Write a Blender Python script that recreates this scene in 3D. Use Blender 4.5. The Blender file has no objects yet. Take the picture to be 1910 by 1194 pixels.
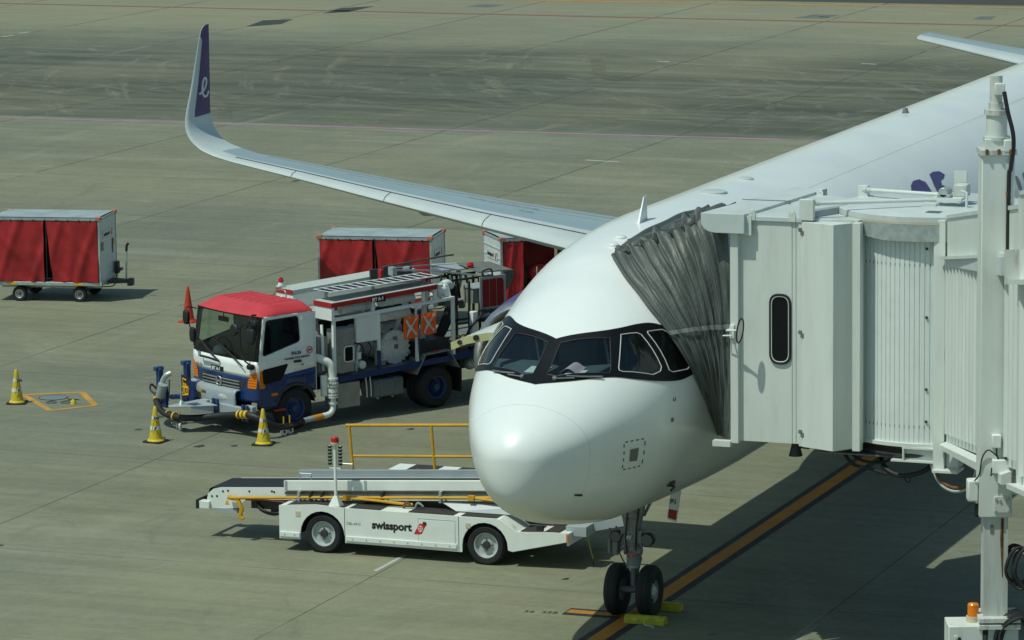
import bpy, math, random
from math import sin, cos, pi, radians as R, sqrt
from mathutils import Vector as V, Matrix, Euler
from mathutils.geometry import delaunay_2d_cdt
random.seed(7)
C = bpy.context.scene.collection
scn = bpy.context.scene
# ---------------------------------------------------------------- camera
# world frame: x = aft along the aircraft axis, y = towards its starboard side, z up, nose tip near x=0
P = (-48.517204, -19.027690, 13.622443); YAW, PITCH, ROLL, FPX = .371941, .1600600, -.01223, 7343.80
fw = V((cos(YAW)*cos(PITCH), sin(YAW)*cos(PITCH), -sin(PITCH))); r0 = fw.cross(V((0,0,1))).normalized(); u0 = r0.cross(fw)
rt = r0*cos(ROLL)+u0*sin(ROLL); up = u0*cos(ROLL)-r0*sin(ROLL)
cd = bpy.data.cameras.new('camera'); cam = bpy.data.objects.new('camera', cd); C.objects.link(cam)
cam.matrix_world = Matrix(((rt.x,up.x,-fw.x,P[0]),(rt.y,up.y,-fw.y,P[1]),(rt.z,up.z,-fw.z,P[2]),(0,0,0,1)))
cd.sensor_width = 36; cd.lens = FPX/1910*36; cd.clip_start = .5; cd.clip_end = 3000
scn.camera = cam
# ---------------------------------------------------------------- sky, sun, exposure
SUN = V((-.43, .31, 1)).normalized()
w = bpy.data.worlds.new('World'); scn.world = w; w.use_nodes = True
nt = w.node_tree; bg = nt.nodes['Background']; sky = nt.nodes.new('ShaderNodeTexSky'); sky.sky_type = 'NISHITA'; sky.sun_disc = False
sky.sun_elevation = math.asin(SUN.z); sky.sun_rotation = math.atan2(SUN.x, SUN.y); sky.dust_density = 1.2; sky.air_density = 1.1
tm_ = nt.nodes.new('ShaderNodeMix'); tm_.data_type = 'RGBA'; tm_.blend_type = 'MULTIPLY'; tm_.inputs[0].default_value = 1; tm_.inputs[7].default_value = (.84,1.0,.92,1); nt.links.new(sky.outputs[0], tm_.inputs[6]); nt.links.new(tm_.outputs[2], bg.inputs[0]); bg.inputs[1].default_value = .085
sd = bpy.data.lights.new('sun', 'SUN'); sd.energy = 3.1; sd.angle = R(.6); sd.color = (.97, 1, .86)
so = bpy.data.objects.new('sun', sd); C.objects.link(so); so.rotation_euler = SUN.to_track_quat('Z', 'Y').to_euler(); so.location = (0, 0, 60)
scn.view_settings.view_transform = 'Standard'; scn.view_settings.look = 'None'; scn.view_settings.gamma = 1; scn.view_settings.exposure = -.08
# ---------------------------------------------------------------- materials
MT = {}
def lin(c): return tuple(c)+(1,)
def mat(name, col, rough=.5, metal=0, var=.12, scale=3, dirt=0, dirtcol=(.10,.09,.07), bump=0, bscale=60, coat=0, stretch=(1,1,1), emit=0):
    m = bpy.data.materials.new(name); m.use_nodes = True; n = m.node_tree; b = n.nodes['Principled BSDF']; L = n.links
    tc = n.nodes.new('ShaderNodeTexCoord'); mp = n.nodes.new('ShaderNodeMapping'); L.new(tc.outputs['Object'], mp.inputs[0]); mp.inputs['Scale'].default_value = stretch
    ns = n.nodes.new('ShaderNodeTexNoise'); ns.inputs['Scale'].default_value = scale; ns.inputs['Detail'].default_value = 6; L.new(mp.outputs[0], ns.inputs[0])
    cr = n.nodes.new('ShaderNodeMapRange'); L.new(ns.outputs[0], cr.inputs[0]); cr.inputs[1].default_value = .3; cr.inputs[2].default_value = .7; cr.inputs[3].default_value = 1-var; cr.inputs[4].default_value = 1+var*.5
    mx = n.nodes.new('ShaderNodeMix'); mx.data_type = 'RGBA'; mx.blend_type = 'MULTIPLY'; mx.inputs[0].default_value = 1; mx.inputs[6].default_value = lin(col); L.new(cr.outputs[0], mx.inputs[7])
    out = mx.outputs[2]
    if dirt:
        n2 = n.nodes.new('ShaderNodeTexNoise'); n2.inputs['Scale'].default_value = scale*2.3; n2.inputs['Detail'].default_value = 9; n2.inputs['Roughness'].default_value = .65; L.new(mp.outputs[0], n2.inputs[0])
        c2 = n.nodes.new('ShaderNodeMapRange'); L.new(n2.outputs[0], c2.inputs[0]); c2.inputs[1].default_value = .52; c2.inputs[2].default_value = .78; c2.inputs[3].default_value = 0; c2.inputs[4].default_value = dirt
        m2 = n.nodes.new('ShaderNodeMix'); m2.data_type = 'RGBA'; L.new(c2.outputs[0], m2.inputs[0]); L.new(out, m2.inputs[6]); m2.inputs[7].default_value = lin(dirtcol); out = m2.outputs[2]
    L.new(out, b.inputs['Base Color'])
    rr = n.nodes.new('ShaderNodeMapRange'); L.new(ns.outputs[0], rr.inputs[0]); rr.inputs[3].default_value = max(rough-.1,.02); rr.inputs[4].default_value = min(rough+.12,1); L.new(rr.outputs[0], b.inputs['Roughness'])
    b.inputs['Metallic'].default_value = metal
    if coat: b.inputs['Coat Weight'].default_value = coat; b.inputs['Coat Roughness'].default_value = .06
    if bump:
        n3 = n.nodes.new('ShaderNodeTexNoise'); n3.inputs['Scale'].default_value = bscale; n3.inputs['Detail'].default_value = 4; L.new(mp.outputs[0], n3.inputs[0])
        bp = n.nodes.new('ShaderNodeBump'); bp.inputs['Strength'].default_value = bump; bp.inputs['Distance'].default_value = .02; L.new(n3.outputs[0], bp.inputs['Height']); L.new(bp.outputs[0], b.inputs['Normal'])
    if emit: b.inputs['Emission Color'].default_value = lin(col); b.inputs['Emission Strength'].default_value = emit
    MT[name] = m; return m
def glass(name, tint, ior=1.5, rough=.02):
    m = bpy.data.materials.new(name); m.use_nodes = True; n = m.node_tree; n.nodes.clear(); L = n.links
    o = n.nodes.new('ShaderNodeOutputMaterial'); t = n.nodes.new('ShaderNodeBsdfTransparent'); g = n.nodes.new('ShaderNodeBsdfGlossy'); mx = n.nodes.new('ShaderNodeMixShader'); fr = n.nodes.new('ShaderNodeFresnel')
    t.inputs[0].default_value = lin(tint); g.inputs['Roughness'].default_value = rough; fr.inputs[0].default_value = ior
    L.new(fr.outputs[0], mx.inputs[0]); L.new(t.outputs[0], mx.inputs[1]); L.new(g.outputs[0], mx.inputs[2]); L.new(mx.outputs[0], o.inputs[0]); MT[name] = m; return m
WHITE = mat('aircraft_white', (.77,.83,.825), .34, var=.04, scale=.8, coat=.5)
WINGM = mat('wing_grey', (.27,.36,.40), .35, var=.10, scale=.7, stretch=(1,.3,1), coat=.1)
SLAT = mat('slat_white_metal', (.50,.57,.57), .3, var=.06, scale=1.2)
PURPLE = mat('livery_purple', (.045,.018,.155), .3, var=.08)
BLACKG = mat('gloss_black', (.005,.006,.008), .38, var=.1)
BLACK = mat('matt_black', (.012,.013,.014), .6, var=.2)
MT['gloss_black'].node_tree.nodes['Principled BSDF'].inputs['Specular IOR Level'].default_value = .25
RUB = mat('tyre_rubber', (.012,.014,.016), .75, var=.25, scale=9, bump=.2)
TRIM = mat('window_trim', (.62,.64,.62), .35)
PRIMER = mat('primer_yellow', (.50,.49,.26), .55, var=.1)
CHROME = mat('bare_metal', (.55,.56,.55), .28, metal=.9, var=.15)
STEEL = mat('stainless_panel', (.33,.34,.32), .42, metal=.3, var=.15, scale=6)
GEAR = mat('gear_grey', (.22,.25,.25), .45, var=.25, scale=9, dirt=.5)
DGREY = mat('dark_grey_metal', (.035,.038,.04), .55, var=.3, scale=8)
MGREY = mat('mid_grey_metal', (.17,.185,.18), .5, var=.25, scale=7, dirt=.3)
CREAM = mat('bridge_paint', (.645,.70,.665), .42, var=.06, scale=1.6, stretch=(2,2,.35), dirt=.22, dirtcol=(.3,.28,.22))
CREAM2 = mat('bridge_roof_paint', (.54,.61,.61), .45, var=.08, scale=1.5, dirt=.3, dirtcol=(.25,.25,.22))
CREAMR = mat('bridge_paint_rusty', (.55,.59,.56), .45, var=.08, scale=1.6, dirt=.75, dirtcol=(.16,.085,.035), stretch=(3,3,.8))
GALV = mat('galvanised_sheet', (.42,.48,.48), .4, metal=.35, var=.2, scale=9, dirt=.35, dirtcol=(.2,.2,.18))
CANV = mat('canopy_fabric', (.098,.118,.112), .5, var=.15, scale=5.0, bump=.5, bscale=22, dirt=.25, dirtcol=(.045,.054,.052), stretch=(1,1,.5))
CABW = mat('truck_white', (.80,.85,.83), .3, var=.05, dirt=.06, coat=.2)
CABR = mat('truck_red', (.56,.050,.058), .4, var=.1)
CABB = mat('truck_blue', (.008,.035,.14), .3, var=.15, coat=.3)
REDT = mat('trim_red', (.38,.02,.02), .45)
PLATE = mat('chequer_plate', (.50,.56,.53), .5, metal=0, var=.2, scale=30, bump=.6, bscale=90)
LGREY = mat('light_grey_paint', (.34,.40,.43), .4, var=.08)
TANKW = mat('pipe_white', (.70,.76,.73), .4, var=.1, scale=6, dirt=.25)
ORNG = mat('flag_orange', (.95,.14,.01), .7, var=.1, bump=.3, bscale=10)
AMBER = mat('amber_lens', (.75,.20,.005), .15, var=.2, scale=40)
REDL = mat('red_lens', (.45,.02,.015), .2)
YEL = mat('safety_yellow', (.62,.34,.012), .5, var=.15, dirt=.3)
CONEY = mat('cone_yellow', (.62,.47,.02), .55, var=.12, scale=8, dirt=.35)
CONEO = mat('cone_orange', (.50,.045,.012), .55, var=.15)
CONEB = mat('cone_base_rubber', (.02,.018,.014), .8, var=.3)
WTAPE = mat('white_tape', (.62,.66,.64), .5)
CHOCK = mat('chock_yellow', (.42,.42,.03), .7, var=.3, scale=14, dirt=.6)
LW = mat('loader_white', (.74,.80,.76), .38, var=.05, dirt=.14, dirtcol=(.35,.33,.27))
GRIP = mat('grip_tape', (.035,.032,.03), .85, var=.2, scale=20)
BELT = mat('rubber_belt', (.012,.014,.018), .6, var=.2)
RIMG = mat('rim_grey', (.42,.48,.48), .4, var=.12, scale=9, dirt=.3)
RIMB = mat('rim_blue', (.015,.05,.16), .45, var=.2, scale=9, dirt=.3)
INK = mat('lettering_black', (.012,.012,.014), .5)
NAVY = mat('lettering_navy', (.01,.02,.09), .5)
LRED = mat('logo_red', (.55,.02,.015), .5)
LWHITE = mat('lettering_white', (.75,.78,.76), .5)
CURT = mat('curtain_red', (.36,.013,.016), .5, var=.35, scale=2.6, bump=1, bscale=4, dirt=.25, dirtcol=(.14,.01,.012), stretch=(1,1,.6))
TARP = mat('roof_tarp', (.33,.40,.42), .45, var=.2, scale=2.5, bump=.5, bscale=5, dirt=.3, dirtcol=(.5,.52,.5))
CARTW = mat('cart_panel_white', (.62,.68,.68), .45, var=.08, dirt=.3, dirtcol=(.3,.3,.28))
CORN = mat('corner_pink', (.45,.17,.11), .6)
PAPER = mat('paper', (.70,.72,.70), .8, var=.03)
PINK = mat('paper_pink', (.62,.42,.46), .8, var=.03)
SEATG = mat('seat_grey', (.10,.12,.13), .8)
GREENT = mat('tag_green', (.10,.45,.06), .6)
LENS = mat('headlamp_lens', (.55,.60,.60), .08, var=.3, scale=12, coat=.8)
NUMY = mat('plate_yellow', (.75,.42,.01), .5)
RUST = mat('rust', (.20,.09,.03), .8, var=.4, scale=12)
BEIGE = mat('beacon_base', (.55,.50,.36), .5)
GLC = glass('cockpit_glass', (.68,.84,.88), 1.65); GLT = glass('truck_glass', (.72,.82,.78), 1.5); GLD = glass('dark_glass', (.28,.34,.34), 1.5)
# paint laid on concrete, worn through in places
def paint(name, col, wear=.5, base=(.17,.18,.14)):
    m = mat(name, col, .75, var=.2, scale=1.5, dirt=wear, dirtcol=base); return m
TAXI = paint('taxi_line_orange', (.46,.195,.012), .35); TAXIB = paint('line_border_black', (.016,.024,.032), .3)
PLINE = paint('line_pink', (.30,.19,.25), .4); RLINE = paint('line_red_brown', (.22,.10,.06), .5); OLINE = paint('line_orange_far', (.40,.22,.05), .4); WLINE = paint('line_white', (.42,.46,.44), .5)
SQOR = paint('line_orange_worn', (.50,.27,.04), .9)
# ---------------------------------------------------------------- mesh helpers
class MB:
    def __init__(s): s.v = []; s.f = []; s.m = []
    def add(s, vs, fs, mi=0):
        k = len(s.v); s.v += [tuple(q) for q in vs]; s.f += [tuple(i+k for i in f) for f in fs]; s.m += [mi]*len(fs); return s
    def box(s, x0, x1, y0, y1, z0, z1, mi=0):
        vs = [(x,y,z) for z in (z0,z1) for y in (y0,y1) for x in (x0,x1)]
        return s.add(vs, [(0,2,3,1),(4,5,7,6),(0,1,5,4),(2,6,7,3),(0,4,6,2),(1,3,7,5)], mi)
    def hexa(s, b, t, mi=0):   # four bottom + four top corners, counter-clockwise seen from above
        return s.add(list(b)+list(t), [(3,2,1,0),(4,5,6,7),(0,1,5,4),(1,2,6,5),(2,3,7,6),(3,0,4,7)], mi)
    def cyl(s, a, b, r, n=16, r2=None, mi=0, caps=True):
        a = V(a); b = V(b); r2 = r if r2 is None else r2; d = (b-a).normalized()
        e = d.cross(V((0,0,1)) if abs(d.z) < .9 else V((1,0,0))).normalized(); g = d.cross(e); vs = []
        for c, q in ((a,r),(b,r2)):
            for i in range(n): t = 2*pi*i/n; vs.append(c+e*(cos(t)*q)+g*(sin(t)*q))
        fs = [(i,(i+1)%n,n+(i+1)%n,n+i) for i in range(n)]
        if caps: fs += [tuple(range(n))[::-1], tuple(range(n,2*n))]
        return s.add(vs, fs, mi)
    def tube(s, pts, r, n=8, mi=0, caps=True, smooth=0):
        pts = [V(p) for p in pts]
        if smooth:
            o = []
            for i in range(len(pts)-1):
                p0 = pts[max(i-1,0)]; p1 = pts[i]; p2 = pts[i+1]; p3 = pts[min(i+2,len(pts)-1)]
                for j in range(smooth):
                    t = j/smooth; o.append(.5*((2*p1)+(p2-p0)*t+(2*p0-5*p1+4*p2-p3)*t*t+(3*p1-p0-3*p2+p3)*t**3))
            pts = o+[pts[-1]]
        vs = []; N = len(pts); e = None
        for i, p in enumerate(pts):
            d = (pts[min(i+1,N-1)]-pts[max(i-1,0)]).normalized()
            if e is None: e = d.cross(V((0,0,1)) if abs(d.z) < .9 else V((1,0,0))).normalized()
            e = (e-d*e.dot(d)).normalized(); g = d.cross(e); rr = r[i] if isinstance(r,(list,tuple)) else r
            for k in range(n): t = 2*pi*k/n; vs.append(p+e*(cos(t)*rr)+g*(sin(t)*rr))
        fs = [(i*n+k, i*n+(k+1)%n, (i+1)*n+(k+1)%n, (i+1)*n+k) for i in range(N-1) for k in range(n)]
        if caps: fs += [tuple(range(n))[::-1], tuple(range((N-1)*n, N*n))]
        return s.add(vs, fs, mi)
    def prism(s, poly, ax, lo, hi, mi=0):   # polygon in the two other axes
        f = {'x': lambda a,b,c:(c,a,b), 'y': lambda a,b,c:(a,c,b), 'z': lambda a,b,c:(a,b,c)}[ax]; n = len(poly)
        vs = [f(a,b,lo) for a,b in poly]+[f(a,b,hi) for a,b in poly]
        return s.add(vs, [tuple(range(n))[::-1], tuple(range(n,2*n))]+[(i,(i+1)%n,n+(i+1)%n,n+i) for i in range(n)], mi)
    def lathe(s, prof, o, ax, n=24, mi=0):   # prof = [(r, h)] along ax from o
        o = V(o); d = V(ax).normalized(); e = d.cross(V((0,0,1)) if abs(d.z) < .9 else V((1,0,0))).normalized(); g = d.cross(e); vs = []
        for r, h in prof:
            for i in range(n): t = 2*pi*i/n; vs.append(o+d*h+e*(cos(t)*r)+g*(sin(t)*r))
        return s.add(vs, [(j*n+i, j*n+(i+1)%n, (j+1)*n+(i+1)%n, (j+1)*n+i) for j in range(len(prof)-1) for i in range(n)], mi)
    def grid(s, fn, nu, nv, mi=0):
        vs = [fn(i/nu, j/nv) for i in range(nu+1) for j in range(nv+1)]
        return s.add(vs, [(i*(nv+1)+j, (i+1)*(nv+1)+j, (i+1)*(nv+1)+j+1, i*(nv+1)+j+1) for i in range(nu) for j in range(nv)], mi)
    def ball(s, c, r, n=12, sz=1, mi=0):
        return s.lathe([(max(r*sin(pi*k/8),1e-4), -r*sz*cos(pi*k/8)) for k in range(9)], c, (0,0,1), n, mi)
    def build(s, name, mats, parent=None, bev=0, ang=35, fixn=False):
        me = bpy.data.meshes.new(name); me.from_pydata(s.v, [], s.f)
        for m in (mats if isinstance(mats,(list,tuple)) else [mats]): me.materials.append(m)
        me.polygons.foreach_set('material_index', s.m); me.polygons.foreach_set('use_smooth', [True]*len(s.f)); me.update(); me.set_sharp_from_angle(angle=R(ang))
        o = bpy.data.objects.new(name, me); C.objects.link(o)
        if parent: o.parent = parent
        if bev: b = o.modifiers.new('bevel','BEVEL'); b.width = bev; b.segments = 2; b.limit_method = 'ANGLE'; b.angle_limit = R(40)
        return o
def tag(o, label, cat, group=None, kind=None):
    o['label'] = label; o['category'] = cat
    if group: o['group'] = group
    if kind: o['kind'] = kind
    return o
def struct(o): o['kind'] = 'structure'; return o
def empty(name, loc, yaw, label, cat, group=None):
    o = bpy.data.objects.new(name, None); C.objects.link(o); o.location = loc; o.rotation_euler = (0,0,yaw); o.empty_display_size = .3; return tag(o, label, cat, group)
def text(s, size, m, parent, org, right, upv, name='lettering', depth=.003, bold=0, align='LEFT', shear=0, sx=1):
    c = bpy.data.curves.new('t','FONT'); c.body = s; c.size = size; c.extrude = depth; c.offset = bold; c.align_x = align; c.shear = shear; c.resolution_u = 3
    t = bpy.data.objects.new('t', c); me = bpy.data.meshes.new_from_object(t); bpy.data.objects.remove(t); me.name = name
    r_ = V(right).normalized(); u_ = V(upv).normalized(); n_ = r_.cross(u_).normalized(); u_ = n_.cross(r_)
    M = Matrix(((r_.x*sx,u_.x,n_.x,org[0]),(r_.y*sx,u_.y,n_.y,org[1]),(r_.z*sx,u_.z,n_.z,org[2]),(0,0,0,1))); me.transform(M)
    me.materials.clear(); me.materials.append(m); o = bpy.data.objects.new(name, me); C.objects.link(o)
    if parent: o.parent = parent
    return o
def copy_tree(o, parent=None):
    c = o.copy(); C.objects.link(c); c.parent = parent
    for ch in list(o.children): copy_tree(ch, c)
    return c
# ---------------------------------------------------------------- ground
def ground_mat():
    m = bpy.data.materials.new('apron_concrete'); m.use_nodes = True; n = m.node_tree; b = n.nodes['Principled BSDF']; L = n.links
    geo = n.nodes.new('ShaderNodeNewGeometry'); sp = n.nodes.new('ShaderNodeSeparateXYZ'); L.new(geo.outputs['Position'], sp.inputs[0])
    def M(op, a, b_=0, c=0, clamp=False):
        k = n.nodes.new('ShaderNodeMath'); k.operation = op; k.use_clamp = clamp
        for i, q in enumerate((a,b_,c)):
            if hasattr(q,'links'): L.new(q, k.inputs[i])
            else: k.inputs[i].default_value = q
        return k.outputs[0]
    def noise(scale, sc=(1,1,1), det=6, ro=.55, rot=0, off=(0,0,0)):
        mp = n.nodes.new('ShaderNodeMapping'); L.new(geo.outputs['Position'], mp.inputs[0]); mp.inputs['Scale'].default_value = sc; mp.inputs['Rotation'].default_value = (0,0,rot); mp.inputs['Location'].default_value = off
        t = n.nodes.new('ShaderNodeTexNoise'); L.new(mp.outputs[0], t.inputs[0]); t.inputs['Scale'].default_value = scale; t.inputs['Detail'].default_value = det; t.inputs['Roughness'].default_value = ro; return t.outputs[0]
    def rng(x, a, b_, c, d):
        k = n.nodes.new('ShaderNodeMapRange'); L.new(x, k.inputs[0]); k.interpolation_type = 'SMOOTHSTEP'
        for i, q in enumerate((a,b_,c,d)): k.inputs[i+1].default_value = q
        return k.outputs[0]
    def mix(f, a, b_, bt='MIX'):
        k = n.nodes.new('ShaderNodeMix'); k.data_type = 'RGBA'; k.blend_type = bt
        for i, q in ((0,f),(6,a),(7,b_)):
            if hasattr(q,'links'): L.new(q, k.inputs[i])
            else: k.inputs[i].default_value = q if i == 0 else lin(q)
        return k.outputs[2]
    x, y = sp.outputs[0], sp.outputs[1]
    big = noise(.055, det=3); mid = noise(.5, det=8, ro=.7); fine = noise(5, det=9, ro=.75); grit = noise(38, det=3)
    col = mix(rng(big,.38,.62,0,1), (.268,.268,.166), (.212,.228,.162))
    col = mix(rng(mid,.34,.66,0,1), col, mix(1.0, col, (.86,.87,.88), 'MULTIPLY'))
    # brushed finish: fine streaks along y, cloudy wear streaks
    br = noise(1, (2.2,.10,1), 8, .75); st = noise(1, (.55,.05,1), 7, .7, off=(3,9,0)); st2 = noise(1, (.35,1.4,1), 6, .7, .5)
    col = mix(rng(br,.3,.7,0,1), col, mix(1.0, col, (.74,.76,.75), 'MULTIPLY'))
    col = mix(rng(st,.50,.72,0,.7), col, (.27,.28,.21))
    col = mix(rng(st2,.55,.78,0,.45), col, (.10,.115,.09)); sm = noise(.22, (1,.45,1), 8, .72, off=(50,8,0)); col = mix(rng(sm,.42,.66,0,.55), col, mix(1.0, col, (.70,.73,.70), 'MULTIPLY'))
    col = mix(rng(fine,.35,.7,0,.45), col, mix(1.0, col, (.72,.73,.73), 'MULTIPLY'))
    col = mix(rng(grit,.4,.75,0,.22), col, (.30,.31,.26))
    # slab to slab tone
    S = 7.4; gx = M('DIVIDE', M('SUBTRACT', x, 6.23), S); gy = M('DIVIDE', M('ADD', y, 2.7), S)
    cx = n.nodes.new('ShaderNodeCombineXYZ'); L.new(M('FLOOR', gx), cx.inputs[0]); L.new(M('FLOOR', gy), cx.inputs[1])
    wn = n.nodes.new('ShaderNodeTexWhiteNoise'); wn.noise_dimensions = '2D'; L.new(cx.outputs[0], wn.inputs[0])
    col = mix(rng(wn.outputs[0],0,1,0,.16), col, (.10,.115,.10))
    # rubber-dark stand beyond the pink line
    edge = M('ADD', x, M('MULTIPLY', M('SUBTRACT', noise(.12, det=4), .5), 14))
    zone = M('MULTIPLY', rng(x,64.1,64.35,0,1), rng(edge,82,97,1,0))
    ds = noise(1, (.42,.020,1), 9, .75, off=(5,2,0)); ds2 = noise(.09, det=5, off=(20,4,0))
    dk = M('MULTIPLY', zone, M('MULTIPLY', rng(ds,.34,.60,.45,1), rng(ds2,.30,.58,.62,1)))
    col = mix(M('MULTIPLY', dk, .86), col, (.036,.046,.034))
    tl = noise(1, (.9,.03,1), 6, .8, off=(9,3,0)); col = mix(M('MULTIPLY', M('MULTIPLY', zone, rng(tl,.55,.70,0,.6)),1), col, (.17,.18,.125))
    lt = M('MULTIPLY', rng(x,92,104,0,.5), rng(x,111,113,1,0)); col = mix(lt, col, (.245,.24,.155))
    def arcs(cx, cy, rs, as_, lo, hi, seed):
        dx = M('SUBTRACT', x, cx); dy = M('SUBTRACT', y, cy); r_ = M('SQRT', M('ADD', M('MULTIPLY', dx, dx), M('MULTIPLY', dy, dy))); an = M('ARCTAN2', dy, dx)
        cb = n.nodes.new('ShaderNodeCombineXYZ'); L.new(M('MULTIPLY', r_, rs), cb.inputs[0]); L.new(M('MULTIPLY', an, as_), cb.inputs[1]); cb.inputs[2].default_value = seed
        t = n.nodes.new('ShaderNodeTexNoise'); L.new(cb.outputs[0], t.inputs[0]); t.inputs['Scale'].default_value = 1; t.inputs['Detail'].default_value = 7; t.inputs['Roughness'].default_value = .72; return rng(t.outputs[0], lo, hi, 0, 1)
    for (cx,cy,rs,as_,sd2) in ((112,18,.9,5,3.1),(60,52,.8,6,7.7),(98,-6,1.0,5,1.3)):
        col = mix(M('MULTIPLY', M('MULTIPLY', arcs(cx,cy,rs,as_,.56,.70,sd2), rng(x,63,66,0,1)), rng(x,88,96,.6,0)), col, (.20,.21,.15))
    for (cx,cy,rs,as_,sd2) in ((60,-25,.9,7,4.4),(-20,45,.8,7,9.2),(25,60,1.1,8,2.5)):
        col = mix(M('MULTIPLY', arcs(cx,cy,rs,as_,.56,.70,sd2), .30), col, (.27,.285,.20)); col = mix(M('MULTIPLY', arcs(cx+6,cy+3,rs*1.3,as_,.60,.74,sd2+5), .35), col, (.10,.115,.085))
    # wheel-track darkening running with the slabs in the near stand
    ro = noise(1, (.06,.9,1), 6, .7, off=(1,7,0)); col = mix(M('MULTIPLY', rng(ro,.55,.72,0,.28), rng(x,58,64,1,0)), col, (.11,.115,.095))
    # stains
    v = noise(.9, det=7, ro=.6, off=(30,3,0)); col = mix(rng(v,.66,.80,0,.5), col, (.07,.075,.065))
    # joints
    def joint(g, wd):
        f = M('FRACT', M('ADD', g, .5)); return M('LESS_THAN', M('ABSOLUTE', M('SUBTRACT', f, .5)), wd)
    jn = noise(.8, det=3, off=(4,4,4)); jw = M('ADD', .0013, M('MULTIPLY', x, .00004))
    gyf = M('ABSOLUTE', M('SUBTRACT', M('FRACT', M('ADD', gy, .5)), .5)); gxf = M('ABSOLUTE', M('SUBTRACT', M('FRACT', M('ADD', gx, .5)), .5))
    ja = M('LESS_THAN', gyf, jw); jb = M('LESS_THAN', gxf, M('MULTIPLY', jw, 1.9))
    col = mix(M('MULTIPLY', ja, rng(jn,.3,.6,.5,.95)), col, (.045,.05,.045)); col = mix(M('MULTIPLY', jb, M('MULTIPLY', rng(x,40,60,1,.25), rng(jn,.3,.6,.25,.6))), col, (.06,.065,.055))
    # pale smears of sealant along the long joints
    js = M('MULTIPLY', M('LESS_THAN', gyf, .012), rng(noise(.25, det=5, off=(8,1,0)),.58,.66,0,.35)); col = mix(js, col, (.34,.36,.30))
    # far asphalt taxiway
    col = mix(rng(x,113.6,114.0,0,1), col, (.05,.05,.04))
    L.new(col, b.inputs['Base Color']); L.new(rng(fine,.3,.7,.72,.9), b.inputs['Roughness'])
    bp = n.nodes.new('ShaderNodeBump'); bp.inputs['Strength'].default_value = .35; bp.inputs['Distance'].default_value = .01; L.new(M('ADD', fine, M('MULTIPLY', br, .6)), bp.inputs['Height']); L.new(bp.outputs[0], b.inputs['Normal'])
    return m
g = MB(); g.add([(-250,-500,0),(900,-500,0),(900,500,0),(-250,500,0)], [(0,1,2,3)]); struct(g.build('ground', ground_mat()))
def strip(name, p, q, wd, m, z=.004):
    p = V(p); q = V(q); d = (q-p).normalized(); s = V((-d.y,d.x))*wd/2
    o = MB().add([(p.x-s.x,p.y-s.y,z),(q.x-s.x,q.y-s.y,z),(q.x+s.x,q.y+s.y,z),(p.x+s.x,p.y+s.y,z)], [(0,1,2,3)]).build(name, m); return struct(o)
strip('taxi_line_border', (-20,0), (60,0), .50, TAXIB); strip('taxi_line', (-20,0), (60,0), .25, TAXI, .008)
strip('stop_bar_border', (4.98,1.03), (4.98,.25), .42, TAXIB, .005); strip('stop_bar', (4.98,1.0), (4.98,.125), .20, TAXI, .009)
strip('apron_line', (63.35,50), (65.0,-12), .34, PLINE); strip('far_line', (105.4,75), (103.6,-10), .42, RLINE); strip('taxiway_edge_line', (111.4,60), (113.4,0), .55, OLINE)
strip('joint_sealant', (6.55,4.80), (7.75,4.80), .07, WLINE, .005)
for (a,b) in (((57.8,20.1),(57.6,19.0)),((86.8,27.95),(86.7,27.45)),((87.7,20.5),(87.6,19.9)),((90.2,56.75),(90.9,56.6)),((91.8,56.85),(92.4,56.7)),((106.6,27.8),(106.4,27.2))): strip('marker_dash', a, b, .16, WLINE)
def quad(name, pts, m, z=.004): return struct(MB().add([(a,b,z) for a,b in pts], [tuple(range(len(pts)))]).build(name, m))
PATCH = mat('asphalt_patch', (.035,.045,.045), .8, var=.2); PATCH2 = mat('grey_patch', (.12,.14,.14), .8, var=.2)
quad('asphalt_patch', [(96.7,49.1),(98.2,48.2),(100.5,48.7),(99.7,49.7)], PATCH); quad('asphalt_patch', [(103.5,48.7),(104.4,47.9),(107.5,48.0),(106.2,49.0)], PATCH); quad('asphalt_patch', [(108,44),(108,42.9),(109.4,42.7),(109.5,43.9)], PATCH2)
quad('asphalt_patch', [(105.8,28.6),(105.8,27.3),(107.6,27.2),(107.6,28.3)], PATCH2); quad('asphalt_patch', [(106.8,21.4),(106.8,20.6),(108.4,20.8),(108.2,21.4)], PATCH2)
# pale turning traces left by tyres in the dark stand
TM = mat('tyre_trace', (.20,.205,.14), .8, var=.5, scale=2)
def _tr():
    n = TM.node_tree; L = n.links; b = n.nodes['Principled BSDF']; t = n.nodes.new('ShaderNodeTexNoise'); t.inputs['Scale'].default_value = 1.3; t.inputs['Detail'].default_value = 8; tc = n.nodes.new('ShaderNodeTexCoord'); L.new(tc.outputs['Object'], t.inputs[0])
    k = n.nodes.new('ShaderNodeMapRange'); L.new(t.outputs[0], k.inputs[0]); k.inputs[1].default_value = .35; k.inputs[2].default_value = .8; k.inputs[3].default_value = .05; k.inputs[4].default_value = .5; L.new(k.outputs[0], b.inputs['Alpha'])
_tr()
def trace(pts, wd, z=.006):
    o = []
    P_ = [V(p) for p in pts]
    for i in range(len(P_)-1):
        p0=P_[max(i-1,0)];p1=P_[i];p2=P_[i+1];p3=P_[min(i+2,len(P_)-1)]
        for j in range(10): t=j/10; o.append(.5*((2*p1)+(p2-p0)*t+(2*p0-5*p1+4*p2-p3)*t*t+(3*p1-p0-3*p2+p3)*t**3))
    vs = []
    for i,p in enumerate(o): d=(o[min(i+1,len(o)-1)]-o[max(i-1,0)]).normalized(); s=V((-d.y,d.x))*wd/2; vs += [(p.x-s.x,p.y-s.y,z),(p.x+s.x,p.y+s.y,z)]
    struct(MB().add(vs, [(2*i,2*i+1,2*i+3,2*i+2) for i in range(len(o)-1)]).build('tyre_trace', TM))
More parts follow.
